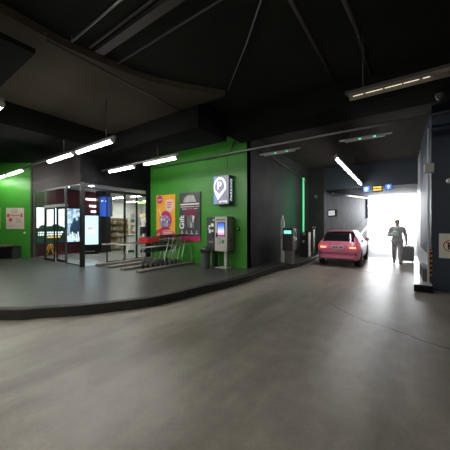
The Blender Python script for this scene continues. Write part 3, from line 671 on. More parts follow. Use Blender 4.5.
# ------------------------------------------------------------------ inside the shop
SCRW = mat('screen_white', (0.80, 0.90, 0.92), 0.4, emit=1.5)
t = thing('advert_screen', 'lit advert with white sky, dark hedge and white lettering behind the sliding door', 'screen', (IX, 5.06, 0.72))
pbox('frame', (0, -0.58, 0), (0.05, 0.58, 1.62), DKFRAME, t)
pbox('bright_picture', (0.05, -0.56, 0.70), (0.056, 0.56, 1.60), SCRW, t)
pbox('dark_picture', (0.05, -0.56, 0.02), (0.056, 0.56, 0.70), mat('screen_hedge', (0.012, 0.035, 0.028), 0.4, emit=0.8), t)
mb = MB()
for y, z, r in ((-0.30, 0.70, 0.16), (-0.05, 0.66, 0.15), (0.20, 0.72, 0.18), (0.42, 0.68, 0.12)): mb.ball((0.055, y, z), r, mat('screen_hedge', (0, 0, 0)), (0.02, 1.2, 0.9), 12)
mb.build('hedge_picture', t)
mb = MB()
for y in (-0.2, 0.28): mb.box((0.0565, y, 0.7), (0.0575, y + 0.03, 1.6), mat('screen_bar', (0.35, 0.42, 0.44), 0.5))
mb.build('window_bar_picture', t)
mb = MB(); random.seed(3)
for row, z in enumerate((0.46, 0.36)):
    y = -0.50
    while y < 0.46:
        w = random.choice((0.04, 0.06, 0.09)); mb.box((0.0565, y, z), (0.058, y + w, z + 0.07), SCRW); y += w + 0.022
mb.build('lettering', t)
pbox('yellow_lettering', (0.0565, -0.15, 0.25), (0.058, 0.38, 0.31), mat('screen_yellow', (1.0, 0.62, 0.12), 0.4, emit=1.0), t)
t = thing('advert_screen', 'lit blue portrait advert showing a crowd, left of the black corner post', 'screen', (IX, 6.06, 0.72))
pbox('frame', (0, -0.42, 0), (0.05, 0.42, 1.64), DKFRAME, t)
m = bpy.data.materials.new('blue_advert'); m.use_nodes = True; nt = m.node_tree; b = nt.nodes['Principled BSDF']; b.inputs['Base Color'].default_value = (0, 0, 0, 1)
tc = nt.nodes.new('ShaderNodeTexCoord'); nz = nt.nodes.new('ShaderNodeTexNoise'); nz.inputs['Scale'].default_value = 7; nz.inputs['Detail'].default_value = 4; nt.links.new(tc.outputs['Object'], nz.inputs['Vector'])
r = nt.nodes.new('ShaderNodeValToRGB'); e = r.color_ramp.elements; e[0].position = 0.38; e[0].color = (0.10, 0.28, 0.55, 1); e[1].position = 0.6; e[1].color = (0.75, 0.92, 1.0, 1)
nt.links.new(nz.outputs['Fac'], r.inputs['Fac']); nt.links.new(r.outputs['Color'], b.inputs['Emission Color']); b.inputs['Emission Strength'].default_value = 1.3
pbox('picture', (0.05, -0.40, 0.02), (0.056, 0.40, 1.62), m, t)
CROWD = mat('advert_figures', (0.03, 0.06, 0.10), 0.4, emit=0.9)
mb = MB()
for y, z, s in ((0.02, 0.95, 1.0), (0.22, 1.02, 0.9), (-0.12, 0.72, 0.7), (0.12, 0.62, 0.9), (0.3, 0.66, 0.8)):
    mb.prism([(0.0565, y - 0.10 * s, z - 0.5 * s), (0.0565, y + 0.10 * s, z - 0.5 * s), (0.0565, y + 0.12 * s, z), (0.0565, y + 0.05 * s, z + 0.1 * s), (0.0565, y + 0.04 * s, z + 0.24 * s), (0.0565, y - 0.04 * s, z + 0.24 * s), (0.0565, y - 0.05 * s, z + 0.1 * s), (0.0565, y - 0.12 * s, z)], (0.001, 0, 0), CROWD)
mb.build('crowd_picture', t)
mb = MB()
for i in range(7): mb.box((0.0585, -0.3 + i * 0.09, 0.12), (0.0595, -0.25 + i * 0.09, 0.3 + 0.1 * (i % 3)), SCRW)
mb.build('lettering', t)
# white totem screen
t = thing('totem_screen', 'free standing pale blue lit totem screen right of the black post', 'screen', (-12.15, 6.36, PZ), math.radians(62))
pbox('base', (-0.36, -0.10, 0), (0.36, 0.12, 0.42), BLACK, t, 0.01)
pbox('case', (-0.36, -0.05, 0.42), (0.36, 0.07, 1.84), DKFRAME, t, 0.01)
pbox('picture', (-0.345, -0.057, 0.46), (0.345, -0.05, 1.82), mat('totem_light', (0.50, 0.76, 0.88), 0.4, emit=1.15), t)
mb = MB(); mb.ball((0.0, -0.058, 1.15), 0.13, mat('totem_pink', (0.9, 0.35, 0.45), 0.4, emit=0.9), (1, 0.02, 1), 14); mb.build('logo_picture', t)
mb = MB(); mb.box((-0.11, -0.064, 1.10), (0.12, -0.060, 1.15), SCRW); mb.box((-0.02, -0.064, 1.0), (0.14, -0.060, 1.10), SCRW); mb.box((-0.30, -0.056, 0.12), (0.2, -0.104, 0.16), MGREY); mb.build('logo_lettering', t)
# blue hanging sign
t = thing('hanging_sign', 'blue sign with a grey side hanging at the dark column inside the entrance', 'sign', (-12.15, 7.2, 1.98), math.radians(50))
pbox('face', (-0.30, -0.10, 0), (0.14, 0.06, 0.98), mat('sign_royal_blue', (0.015, 0.10, 0.55), 0.4, emit=0.7), t, 0.01)
pbox('side_panel', (0.14, -0.10, 0), (0.26, 0.06, 0.98), MGREY, t, 0.006)
mb = MB(); mb.box((-0.24, -0.106, 0.74), (-0.15, -0.10, 0.80), SWH); mb.box((-0.06, -0.106, 0.74), (0.05, -0.10, 0.78), SWH); mb.build('lettering', t)
MB().cyl((0, 0, 0.98), (0, 0, 1.27), 0.015, GALV, n=8).build('hanger', t)
# strip lamps on the maroon wall
for y, z, L, lab in ((6.98, 2.86, 0.72, 'top white strip lamp on the maroon wall'), (7.02, 2.52, 0.46, 'middle short white strip lamp on the maroon wall'), (7.08, 2.24, 0.40, 'lowest white strip lamp on the maroon wall')):
    t = thing('strip_lamp', lab, 'lamp', (IX, y, z), 0, 'strip lamps on the maroon wall'); pbox('mount', (0, -L / 2, -0.03), (0.03, L / 2, 0.03), LGREY, t); pbox('tube', (0.03, -L / 2 + 0.01, -0.045), (0.07, L / 2 - 0.01, 0.045), PINKTUBE, t)
# ceiling lamps of the shop
def panel_lamp(x, y, lx, ly, lab, m=SHOPTUBE, nm='ceiling_lamp'):
    t = thing(nm, lab, 'lamp', (x, y, 3.25), 0, 'ceiling lamps in the shop'); mb = MB(); w = 0.03
    mb.box((-lx - w, -ly - w, -0.03), (lx + w, ly + w, 0), LGREY); mb.build('frame', t); pbox('diffuser', (-lx, -ly, -0.042), (lx, ly, -0.03), m, t)
panel_lamp(-10.9, 5.75, 0.07, 0.07, 'small square of light in the entrance ceiling, right of the corner post')
panel_lamp(-10.4, 4.85, 0.06, 0.06, 'small lit ceiling lamp just behind the glass front')
panel_lamp(-12.0, 5.2, 0.05, 0.16, 'lit ceiling lamp near the maroon wall in the entrance')
for i, (x, y) in enumerate(((-16.2, 9.0), (-14.4, 9.2), (-12.4, 9.3), (-10.4, 9.4), (-16.0, 11.4), (-14.0, 11.4), (-12.0, 11.5), (-10.0, 11.5))):
    panel_lamp(x, y, 0.62, 0.07, 'white strip lamp in the shop ceiling, %s of the %s row' % (('leftmost', 'second', 'third', 'rightmost')[i % 4], ('near', 'far')[i // 4]))
t = thing('neon_strip', 'green neon strip high inside the shop behind the glass doors', 'lamp', (-13.4, 10.0, 2.86)); pbox('tube', (0, -0.03, 0), (2.2, 0.03, 0.11), mat('neon_green', (0.25, 0.9, 0.12), 0.4, emit=1.6), t); pbox('mount', (0, 0.03, -0.02), (2.2, 0.09, 0.12), DGREY, t)
for x in (0.2, 2.0): MB().cyl((x, 0.06, 0.12), (x, 0.06, 0.39), 0.012, GALV, n=6).build('hanger', t)
# shelving with goods
GOODS = [mat('goods_%s' % k, c, 0.5) for k, c in (('cream', (0.55, 0.45, 0.28)), ('tan', (0.42, 0.30, 0.16)), ('white', (0.7, 0.7, 0.66)), ('teal', (0.16, 0.40, 0.42)), ('ochre', (0.48, 0.34, 0.12)), ('rust', (0.40, 0.12, 0.06)), ('steelblue', (0.20, 0.30, 0.42)))]
def shelf(x, y, rzz, w, h, lab, pal):
    t = thing('display_shelf', lab, 'shelf', (x, y, PZ + 0.006), rzz, 'shelves in the shop'); sw = mat('shelf_wood', (0.46, 0.36, 0.22), 0.5)
    pbox('back_panel', (-w / 2, 0.26, 0), (w / 2, 0.29, h), sw, t)
    for s in (-1, 1): pbox('side_panel', (s * w / 2 - 0.015, -0.1, 0), (s * w / 2 + 0.015, 0.28, h), sw, t)
    g = MB(); nsh = 5
    for i in range(nsh):
        z = 0.08 + i * (h - 0.1) / nsh
        pbox('shelf_board', (-w / 2, -0.1, z), (w / 2, 0.27, z + 0.025), sw, t)
        xx = -w / 2 + 0.03
        while xx < w / 2 - 0.1:
            ww = random.uniform(0.06, 0.13); hh = random.uniform(0.12, (h - 0.1) / nsh - 0.06)
            g.box((xx, -0.05, z + 0.026), (xx + ww, 0.2, z + 0.026 + hh), random.choice(pal)); xx += ww + 0.01
    gg = g.build('goods', t); gg['kind'] = 'stuff'
random.seed(5)
shelf(-12.75, 8.25, math.radians(50), 0.95, 1.75, 'tan goods shelf behind the glass doors, right of the dark column', GOODS[:2] + GOODS[4:5] + GOODS[2:3] + GOODS[:1])
shelf(-12.6, 10.0, math.radians(45), 1.2, 1.9, 'pale goods shelf seen through the middle glass door', GOODS[2:4] + GOODS[6:] + GOODS[2:3])
shelf(-15.0, 11.8, math.radians(45), 2.0, 2.2, 'tall goods shelf deep in the shop at the back', GOODS)
shelf(-11.0, 11.9, math.radians(35), 1.2, 2.0, 'goods shelf at the back of the shop, seen through the rightmost door', GOODS[2:])
t = thing('checkout_counter', 'white checkout counter behind the glass doors', 'counter', (-11.1, 8.5, PZ + 0.006), math.radians(45))
pbox('body', (-0.7, -0.25, 0), (0.7, 0.25, 0.82), WHITE, t, 0.01); pbox('worktop', (-0.74, -0.29, 0.82), (0.74, 0.29, 0.87), MGREY, t, 0.006); pbox('kick_panel', (-0.68, -0.26, 0), (0.68, -0.25, 0.1), INK, t)
t = thing('till', 'black till standing on the white checkout counter', 'till', (-11.2, 8.4, PZ + 0.877), math.radians(45)); pbox('base', (-0.16, -0.14, 0), (0.16, 0.14, 0.1), INK, t, 0.01); pbox('monitor', (-0.17, -0.02, 0.14), (0.17, 0.02, 0.40), DGREY, t, 0.006); pbox('stem', (-0.03, -0.02, 0.1), (0.03, 0.02, 0.15), INK, t)
t = thing('banner_stand', 'tall narrow white banner inside the doors beside the trolleys', 'banner', (-9.25, 6.85, PZ + 0.006), math.radians(50)); pbox('panel', (-0.12, -0.01, 0.02), (0.12, 0.01, 2.05), mat('banner_white', (0.75, 0.78, 0.76), 0.5), t); pbox('base', (-0.16, -0.12, 0), (0.16, 0.12, 0.02), STEEL, t)
t = thing('sanitiser_post', 'white post with a black dispenser head by the entrance, left of the trolleys', 'post', (-8.02, 6.2, PZ)); MB().cyl((0, 0, 0.02), (0, 0, 1.05), 0.035, WHITE, n=14).build('pole', t); MB().lathe([(0.16, 0), (0.16, 0.015), (0.05, 0.03)], DGREY, 20).build('foot', t)
pbox('dispenser', (-0.09, -0.08, 1.05), (0.09, 0.08, 1.32), INK, t, 0.02); pbox('sign_plate', (-0.08, -0.01, 1.32), (0.08, 0.01, 1.62), WHITE, t)
# yellow A-board
t = thing('caution_board', 'yellow folding caution stand behind the sliding glass door', 'floor stand', (-12.3, 4.75, PZ + 0.006), math.radians(50))
for s in (-1, 1):
    mb = MB()
    for sx in (-1, 1): mb.tube([(s * 0.20, sx * 0.14, 0.0), (s * 0.02, sx * 0.10, 0.56)], 0.02, YELLOW, 6)
    mb.tube([(s * 0.02, -0.10, 0.55), (s * 0.02, 0.10, 0.55)], 0.02, YELLOW, 6); mb.tube([(s * 0.1, -0.12, 0.3), (s * 0.1, 0.12, 0.3)], 0.015, YELLOW, 6); mb.build('leaf', t)

# ------------------------------------------------------------------ driveway: ticket column, barrier, bollard
t = thing('arrow_bollard', 'slim white pointed post standing behind the ticket column', 'post', (-3.57, 8.95, PZ))
mb = MB(); mb.prism([(-0.06, -0.03, 0), (0.06, -0.03, 0), (0.06, -0.03, 1.52), (0, -0.03, 1.74), (-0.06, -0.03, 1.52)], (0, 0.06, 0), WHITE); mb.build('blade', t)
pbox('foot', (-0.07, -0.06, 0), (0.07, 0.06, 0.02), STEEL, t)
t = thing('ticket_column', 'black parking ticket column with a green lit display on the kerb', 'ticket machine', (-3.45, 8.62, PZ))
MB().box((0.07, 0.03, 0), (0.33, 0.36, 0.50), mat('pedestal_grey', (0.10, 0.10, 0.10), 0.5), 0.015).build('pedestal', t)
pbox('housing', (0, 0, 0.48), (0.36, 0.40, 1.27), mat('ticket_black', (0.016, 0.017, 0.018), 0.4), t, 0.015)
DISP = mat('display_green', (0.06, 0.70, 0.36), 0.4, emit=1.5)
pbox('display', (0.055, -0.006, 1.07), (0.325, 0.001, 1.19), DISP, t)
mb = MB()
for i in range(4): mb.box((0.085 + i * 0.058, -0.009, 1.105), (0.12 + i * 0.058, -0.005, 1.155), mat('display_bright', (0.5, 1.0, 0.8), 0.4, emit=2.2))
mb.build('display_characters', t)
pbox('driver_panel', (0.36, 0.03, 0.52), (0.385, 0.37, 1.25), MGREY, t, 0.006)
mb = MB(); mb.box((0.384, 0.09, 0.98), (0.39, 0.31, 1.16), INK); mb.build('screen', t)
pbox('ticket_slot', (0.385, 0.10, 0.86), (0.45, 0.22, 0.93), WHITE, t, 0.01)
MB().cyl((0.384, 0.26, 0.76), (0.40, 0.26, 0.76), 0.03, INK, n=12).build('call_button', t)
mb = MB()
for i in range(4): mb.box((0.384, 0.10, 0.56 + i * 0.04), (0.389, 0.30, 0.575 + i * 0.04), INK)
mb.build('loudspeaker_grille', t)
t = thing('barrier_gate', 'black barrier gate with its arm raised and lit green', 'barrier', (-3.58, 10.98, PZ))
pbox('cabinet', (0, 0, 0), (0.34, 0.36, 1.08), mat('ticket_black', (0, 0, 0)), t, 0.012)
pbox('side_plate', (0.34, 0.02, 0.02), (0.352, 0.34, 1.06), WHITE, t, 0.002)
pbox('cabinet_lid', (-0.01, -0.01, 1.08), (0.36, 0.37, 1.11), BLACK, t, 0.006)
mb = MB(); mb.box((0.10, -0.006, 0.62), (0.18, 0.0, 0.72), LGREY); mb.build('badge', t)
MB().cyl((0.17, -0.05, 0.98), (0.17, 0.0, 0.98), 0.07, DGREY, n=18).build('pivot', t)
arm = pbox('arm', (0.135, -0.075, 0.95), (0.205, -0.035, 3.42), mat('arm_grey', (0.22, 0.24, 0.23), 0.4), t, 0.004)
mb = MB(); mb.box((0.121, -0.084, 1.06), (0.139, -0.066, 3.40), mat('led_strip_glow', (0.015, 0.80, 0.26), 0.4, emit=0.35)); mb.build('side_light_strip', arm)
mb = MB()
for i in range(30): mb.box((0.15, -0.083, 1.10 + i * 0.077), (0.19, -0.075, 1.145 + i * 0.077), mat('led_dots', (0.06, 1.0, 0.32), 0.4, emit=1.5))
mb.build('light_dots', arm)
pbox('wall_glow_strip', (0.127, -0.062, 1.06), (0.135, -0.030, 3.40), mat('added_wall_glow', (0.01, 0.85, 0.25), 0.4, emit=60.0), arm)  # hidden emitter added behind the arm to cast green glow on the wall
t = thing('camera_post', 'thin white post with a small black plate camera behind the barrier', 'camera', (-3.12, 11.42, PZ))
MB().cyl((0, 0, 0), (0, 0, 1.2), 0.04, LGREY, n=14).build('pole', t)
MB().box((-0.05, -0.13, 1.22), (0.07, 0.12, 1.33), INK, 0.012).build('camera_housing', t); MB().cyl((0.01, -0.13, 1.275), (0.01, -0.15, 1.275), 0.035, STEEL, n=14).build('lens', t)
MB().cyl((0, 0, 1.18), (0, 0, 1.24), 0.02, INK, n=8).build('joint', t)
t = thing('wall_siren', 'small dark siren on the grey wall right of the green arm', 'siren', (-3.58, 13.6, 3.0)); pbox('box', (-0.06, -0.08, -0.1), (0.06, 0, 0.1), DGREY, t, 0.01); MB().cyl((0, -0.08, 0.02), (0, -0.16, 0.02), 0.03, MGREY, 0.075, 14).build('horn', t)
# lit wall sign by the ramp
t = thing('lit_wall_sign', 'small framed white lit sign on the grey ramp wall above the car', 'sign', (-3.15, 14.2, 1.98))
pbox('bracket', (-0.02, -0.05, 0.14), (0.10, 0.05, 0.24), DGREY, t)
t.rotation_euler = (0, 0, math.radians(-40))
pbox('frame', (0.08, -0.05, 0), (0.62, 0.05, 0.36), INK, t, 0.008)
pbox('panel', (0.12, -0.058, 0.07), (0.58, -0.05, 0.30), mat('sign_panel_lit', (0.78, 0.84, 0.88), 0.4, emit=0.9), t)
mb = MB()
for i in range(5): mb.box((0.17 + i * 0.08, -0.061, 0.15), (0.22 + i * 0.08, -0.057, 0.22), MGREY)
mb.build('lettering', t)

# lane signs on the portal beam
SY = TY - 0.42
def lane_sign(px, lab, kind, z=3.22):
    v = ray(px, 189); x = v.x * SY / v.y
    t = thing('lane_signal' if kind == 'arrow' else 'lane_display', lab, 'sign', (x, SY, z), 0, 'signs over the exit lane'); t.scale = (0.8, 0.8, 0.8)
    w = 0.17 if kind == 'arrow' else 0.24
    pbox('case', (-w, -0.03, -0.17), (w, 0.05, 0.17), INK, t, 0.008)
    if kind == 'arrow':
        pbox('panel', (-w + 0.015, -0.034, -0.155), (w - 0.015, -0.03, 0.155), mat('lane_blue', (0.03, 0.16, 0.75), 0.4, emit=1.0), t)
        mb = MB(); mb.prism([(-0.03, -0.036, -0.11), (0.03, -0.036, -0.11), (0.03, -0.036, 0.0), (0.10, -0.036, 0.0), (0, -0.036, 0.12), (-0.10, -0.036, 0.0), (-0.03, -0.036, 0.0)], (0, -0.003, 0), SWH); mb.build('arrow', t)
    else:
        mb = MB(); m = mat('lane_amber', (1.0, 0.55, 0.06), 0.4, emit=1.6)
        for r_ in range(2):
            for i in range(5): mb.box((-0.20 + i * 0.082, -0.036, 0.03 - r_ * 0.14), (-0.14 + i * 0.082, -0.03, 0.11 - r_ * 0.14), m)
        mb.build('lettering', t)
lane_sign(366.5, 'blue signal with a white up arrow left of the amber display', 'arrow'); lane_sign(377.5, 'amber two line display over the exit between blue arrows', 'display'); lane_sign(388.5, 'blue signal with a white up arrow right of the amber display', 'arrow', 3.26)

# ------------------------------------------------------------------ pillar: sign, lamp, hazard guard, camera
t = thing('no_parking_sign', 'white board with a red ringed crossed P on the navy pillar', 'sign', (0.96, 7.79, 0.78))
pbox('board', (-0.21, -0.02, 0), (0.21, 0, 0.57), mat('board_cream', (0.80, 0.77, 0.70), 0.45), t, 0.003)
mb = MB(); RR = mat('sign_red', (0.60, 0.04, 0.03), 0.4); k = mb.mi(RR); ri = []
for r_ in (0.138, 0.119): ri.append([mb.bm.verts.new((r_ * math.cos(2 * PI * j / 36), -0.023, 0.29 + r_ * math.sin(2 * PI * j / 36))) for j in range(36)])
for j in range(36): mb.face([ri[0][j], ri[0][(j + 1) % 36], ri[1][(j + 1) % 36], ri[1][j]], k)
mb.build('red_ring', t)
mb = MB(); mb.box((-0.125, -0.026, -0.009), (0.125, -0.0235, 0.009), RR, M=T(0, 0, 0.29) @ Matrix.Rotation(math.radians(45), 4, 'Y')); mb.build('red_slash', t)
text('letter_p', 'P', 0.23, INK, t, T(-0.01, -0.021, 0.275) @ FRONT, 0.001, bold=0.004)
t = thing('bulkhead_lamp', 'small unlit round lamp high on the navy pillar', 'lamp', (0.93, 7.79, 2.57)); MB().cyl((0, 0, 0), (0, -0.03, 0), 0.075, DGREY, n=20).build('base', t); MB().ball((0, -0.03, 0), 0.06, mat('lamp_cover', (0.62, 0.66, 0.68), 0.3), (1, 0.6, 1)).build('cover', t)
t = thing('dome_camera', 'small dome camera beneath the overhead beam at upper right', 'camera', (0.62, 6.3, 4.05)); MB().cyl((0, 0, 0), (0, 0, -0.06), 0.07, DGREY, n=18).build('base', t); MB().ball((0, 0, -0.07), 0.06, mat('dome_glass', (0.05, 0.05, 0.06), 0.1)).build('dome', t)
t = thing('corner_guard', 'orange and black hazard striped guard at the foot of the pillar', 'guard', (0.585, 7.74, 0.30))
mb = MB(); OR = mat('hazard_orange', (0.65, 0.22, 0.03), 0.5)
pbox('backing', (-0.035, 0.0, 0), (0.035, 0.05, 0.68), INK, t)
for i in range(6):
    z = i * 0.115; mb.prism([(-0.036, -0.003, z), (0.036, -0.003, z + 0.05), (0.036, -0.003, z + 0.1), (-0.036, -0.003, z + 0.05)], (0, 0.004, 0), OR)
mb.build('stripes', t)

# ------------------------------------------------------------------ pink car
def build_car(name, label, paint, lit, loc, rz, group=None):
    t = thing(name, label, 'car', loc, rz, group)
    CG = mat('car_glass', (0.012, 0.013, 0.016), 0.08, spec=0.6); TRIM = mat('car_black_trim', (0.014, 0.014, 0.015), 0.45)
    ST = [  # y, wm, zb, zs, ws, zt, wt
        (0.00, 0.70, 0.36, 0.70, 0.68, 0.74, 0.62), (0.05, 0.80, 0.30, 0.84, 0.76, 0.89, 0.68), (0.14, 0.845, 0.26, 0.90, 0.80, 0.96, 0.70),
        (0.30, 0.865, 0.25, 0.925, 0.82, 1.12, 0.66), (0.50, 0.872, 0.25, 0.935, 0.825, 1.30, 0.60), (0.66, 0.873, 0.25, 0.935, 0.825, 1.375, 0.565), (0.9, 0.873, 0.25, 0.935, 0.825, 1.405, 0.56),
        (1.4, 0.873, 0.24, 0.93, 0.825, 1.42, 0.565), (1.9, 0.873, 0.24, 0.92, 0.825, 1.41, 0.565), (2.3, 0.873, 0.24, 0.915, 0.825, 1.35, 0.56), (2.65, 0.873, 0.24, 0.91, 0.82, 1.19, 0.58),
        (2.95, 0.872, 0.24, 0.90, 0.815, 1.00, 0.66), (3.3, 0.865, 0.24, 0.85, 0.79, 0.91, 0.68), (3.65, 0.83, 0.25, 0.77, 0.74, 0.82, 0.64), (3.87, 0.74, 0.28, 0.66, 0.66, 0.70, 0.58), (3.95, 0.62, 0.34, 0.55, 0.56, 0.58, 0.5)]
    def half(st):
        y, wm, zb, zs, ws, zt, wt = st
        h = zt - zs
        return [(0, zb), (wm * 0.8, zb), (wm * 0.97, zb + 0.07), (wm, zb + 0.22), (wm, zs - 0.22), (ws + (wm - ws) * .55, zs - 0.05), (ws, zs),
                (ws + (wt - ws) * 0.12, zs + h * 0.14), (ws + (wt - ws) * 0.84, zs + h * 0.80), (wt - 0.02, zs + h * 0.95), (wt * 0.72, zt - 0.004), (0, zt + 0.006)]
    mb = MB(); k = mb.mi(paint); rows = []
    for st in ST:
        H = half(st); loop = H + [(-x, z) for x, z in H[-2:0:-1]]
        rows.append([mb.bm.verts.new((x, st[0], z)) for x, z in loop])
    n = len(rows[0])
    for a, b in zip(rows, rows[1:]):
        for j in range(n):
            f = mb.face([a[j], a[(j + 1) % n], b[(j + 1) % n], b[j]], k)
            if f: f.smooth = True
    for rr, rev in ((rows[0], True), (rows[-1], False)):
        f = mb.face(rr[::-1] if rev else rr, k)
    body = mb.build('body', t)
    def at_y(y):
        for s0, s1 in zip(ST, ST[1:]):
            if s0[0] <= y <= s1[0]:
                f = (y - s0[0]) / (s1[0] - s0[0]); return tuple(a + (b - a) * f for a, b in zip(s0, s1))
    # rear window follows the tailgate
    def sheet(name, ys, us, m, off, parent=t):
        mb = MB(); k = mb.mi(m); R = []
        for y in ys:
            st = at_y(y); H = half(st); row = []
            for x in us:
                w = H[9][0] if abs(x) > 0 else 1
                z = H[10][1] + (0.01 * (1 - abs(x))); xx = x * (H[9][0] - 0.02)
                if abs(x) > 0.8: z -= (abs(x) - 0.8) * 0.12
                row.append(mb.bm.verts.new((xx, y - off * 0.7, z + off)))
            R.append(row)
        for a, b in zip(R, R[1:]):
            for j in range(len(a) - 1):
                f = mb.face([a[j], a[j + 1], b[j + 1], b[j]], k)
                if f: f.smooth = True
        return mb.build(name, parent)
    US = [-1.08, -0.95, -0.7, -0.35, 0, 0.35, 0.7, 0.95, 1.08]
    sheet('rear_window', [0.17, 0.24, 0.3, 0.4, 0.5, 0.58], US, CG, 0.012)
    sheet('windscreen', [2.35, 2.5, 2.65, 2.8, 2.93], US, CG, 0.012)
    pbox('roof_spoiler', (-0.54, 0.50, 1.375), (0.54, 0.80, 1.405), paint, t, 0.012)
    for s in (-1, 1):
        for y0, y1 in ((0.85, 1.45), (1.52, 2.30)):
            mb = MB(); k = mb.mi(CG); R = []
            for q in range(6):
                y = y0 + (y1 - y0) * q / 5; H = half(at_y(y)); R.append([mb.bm.verts.new((s * (H[7][0] + (H[8][0] - H[7][0]) * f + 0.008), y, H[7][1] + (H[8][1] - H[7][1]) * f)) for f in (0.02, 0.5, 0.98)])
            for a, b in zip(R, R[1:]):
                for j in range(2):
                    f = mb.face([a[j], a[j + 1], b[j + 1], b[j]], k)
            mb.build('side_window', t)
        mb = MB(); mb.ball((s * 0.93, 2.38, 1.0), 0.10, paint, (1.0, 0.55, 0.75), 14); mr = mb.build('door_mirror', t)
        pbox('mirror_arm', (s * 0.82, 2.36, 0.93) if s > 0 else (-0.92, 2.36, 0.93), (0.92, 2.42, 0.97) if s > 0 else (-0.82, 2.42, 0.97), TRIM, mr)
        # tail lamp wraps the corner
        red = mat('tail_lamp_lit' if lit else 'tail_lamp', (0.9, 0.08, 0.06), 0.3, emit=0.9 if lit else 0.0)
        tl = MB().prism([(s * 0.40, 0.045, 0.70), (s * 0.43, 0.055, 0.845), (s * 0.76, 0.075, 0.865), (s * 0.845, 0.16, 0.85), (s * 0.86, 0.26, 0.80), (s * 0.845, 0.16, 0.74), (s * 0.74, 0.03, 0.695)], (0, -0.045, 0), red).build('tail_lamp', t)
        MB().box((s * 0.6 - 0.12, -0.026, 0.745), (s * 0.6 + 0.12, -0.016 + 0.04, 0.795), mat('lamp_core_lit' if lit else 'lamp_core', (1.0, 0.45, 0.25), 0.3, emit=2.2 if lit else 0.0), 0.008).build('lamp_core', tl)
        pbox('reflector', (s * 0.62 - 0.1, 0.02, 0.405), (s * 0.62 + 0.1, 0.045, 0.43), mat('reflector_red', (0.35, 0.02, 0.02), 0.3), t)
        MB().prism([(s * 0.50, 3.86, 0.60), (s * 0.74, 3.72, 0.62), (s * 0.78, 3.6, 0.72), (s * 0.56, 3.80, 0.70)], (0, 0.05, 0.0), mat('head_lamp', (0.7, 0.72, 0.75), 0.15)).build('head_lamp', t)
        for y in (0.72, 3.18):
            MB().cyl((s * 0.60, y, 0.34), (s * 0.879, y, 0.34), 0.36, TRIM, n=28).build('wheel_arch', t)
            w = MB(); w.cyl((s * 0.66, y, 0.30), (s * 0.885, y, 0.30), 0.30, RUBBER, n=28); wo = w.build('wheel', t)
            mb = MB(); mb.cyl((s * 0.87, y, 0.30), (s * 0.889, y, 0.30), 0.20, TRIM, n=24)
            for q in range(5):
                an = 2 * PI * q / 5; mb.tube([(s * 0.892, y, 0.30), (s * 0.892, y + 0.19 * math.cos(an), 0.30 + 0.19 * math.sin(an))], 0.022, STEEL, 6)
            mb.build('rim', wo)
    pbox('lower_bumper', (-0.66, 0.02, 0.23), (0.66, 0.14, 0.335), TRIM, t, 0.03)
    pl = pbox('licence_plate', (-0.26, -0.012, 0.72), (0.26, 0.045, 0.83), mat('plate_white', (0.62, 0.62, 0.60), 0.4), t, 0.004)
    mb = MB()
    for q in range(6):
        if q != 3: mb.box((-0.20 + q * 0.07, -0.015, 0.745), (-0.155 + q * 0.07, -0.012, 0.805), INK)
    mb.build('plate_characters', pl)
    mb = MB()
    for q in range(4):
        c = (-0.075 + 0.05 * q, 0.05, 0.885); mb.tube([(c[0] + 0.032 * math.cos(a * PI / 6), 0.055, c[2] + 0.032 * math.sin(a * PI / 6)) for a in range(13)], 0.006, CHROME, 6, caps=False)
    mb.build('badge', t)
    MB().tube([(0, 0.55, 0.99 + 0.30), (0.0, 0.24, 1.09)], 0.008, TRIM, 6).build('wiper', t)
    MB().tube([(0, 0.95, 1.41), (0, 0.80, 1.50)], 0.010, TRIM, 6, r1=0.004).build('aerial', t)
    pbox('exhaust', (-0.52, -0.01, 0.27), (-0.42, 0.05, 0.31), CHROME, t, 0.01)
    return t
PAINT = mat('pink_car_paint', (0.78, 0.20, 0.34), 0.28, coat=0.6)
build_car('hatchback_car', 'pink hatchback waiting at the barrier with its tail lamps lit', PAINT, True, (-1.90, 10.05, 0), math.radians(1.0)).scale = (0.84, 0.95, 0.95)
v = ray(389, 211); q = 71.0 / v.y
build_car('distant_car', 'small car far up the bright street beyond the exit', mat('silver_car_paint', (0.22, 0.23, 0.25), 0.4), False, (v.x * q, 75.2, rz(74)), PI * 0.98)

# ------------------------------------------------------------------ person with a suitcase
def blob(name, caps, m, parent, vox=0.012, sm=4, balls=()):
    mb = MB()
    for p0, p1, r0, r1 in caps:
        p0, p1 = Vector(p0), Vector(p1)
        mb.tube([p0, p1], r0, m, 12, True, r1); mb.ball(p0, r0, m, seg=12); mb.ball(p1, r1, m, seg=12)
    for c, r, s in balls: mb.ball(c, r, m, s, 14)
    o = mb.build(name)
    md = o.modifiers.new('r', 'REMESH'); md.mode = 'VOXEL'; md.voxel_size = vox
    if sm:
        ms = o.modifiers.new('s', 'SMOOTH'); ms.iterations = sm; ms.factor = 0.5
    bpy.context.view_layer.update()
    me = bpy.data.meshes.new_from_object(o.evaluated_get(bpy.context.evaluated_depsgraph_get()))
    for p in me.polygons: p.use_smooth = True
    me.materials.clear(); me.materials.append(m); me.name = name
    bpy.data.objects.remove(o)
    ob = bpy.data.objects.new(name, me); COL.objects.link(ob)
    if parent: ob.parent = parent
    return ob
SKIN = mat('skin', (0.34, 0.26, 0.22), 0.55)
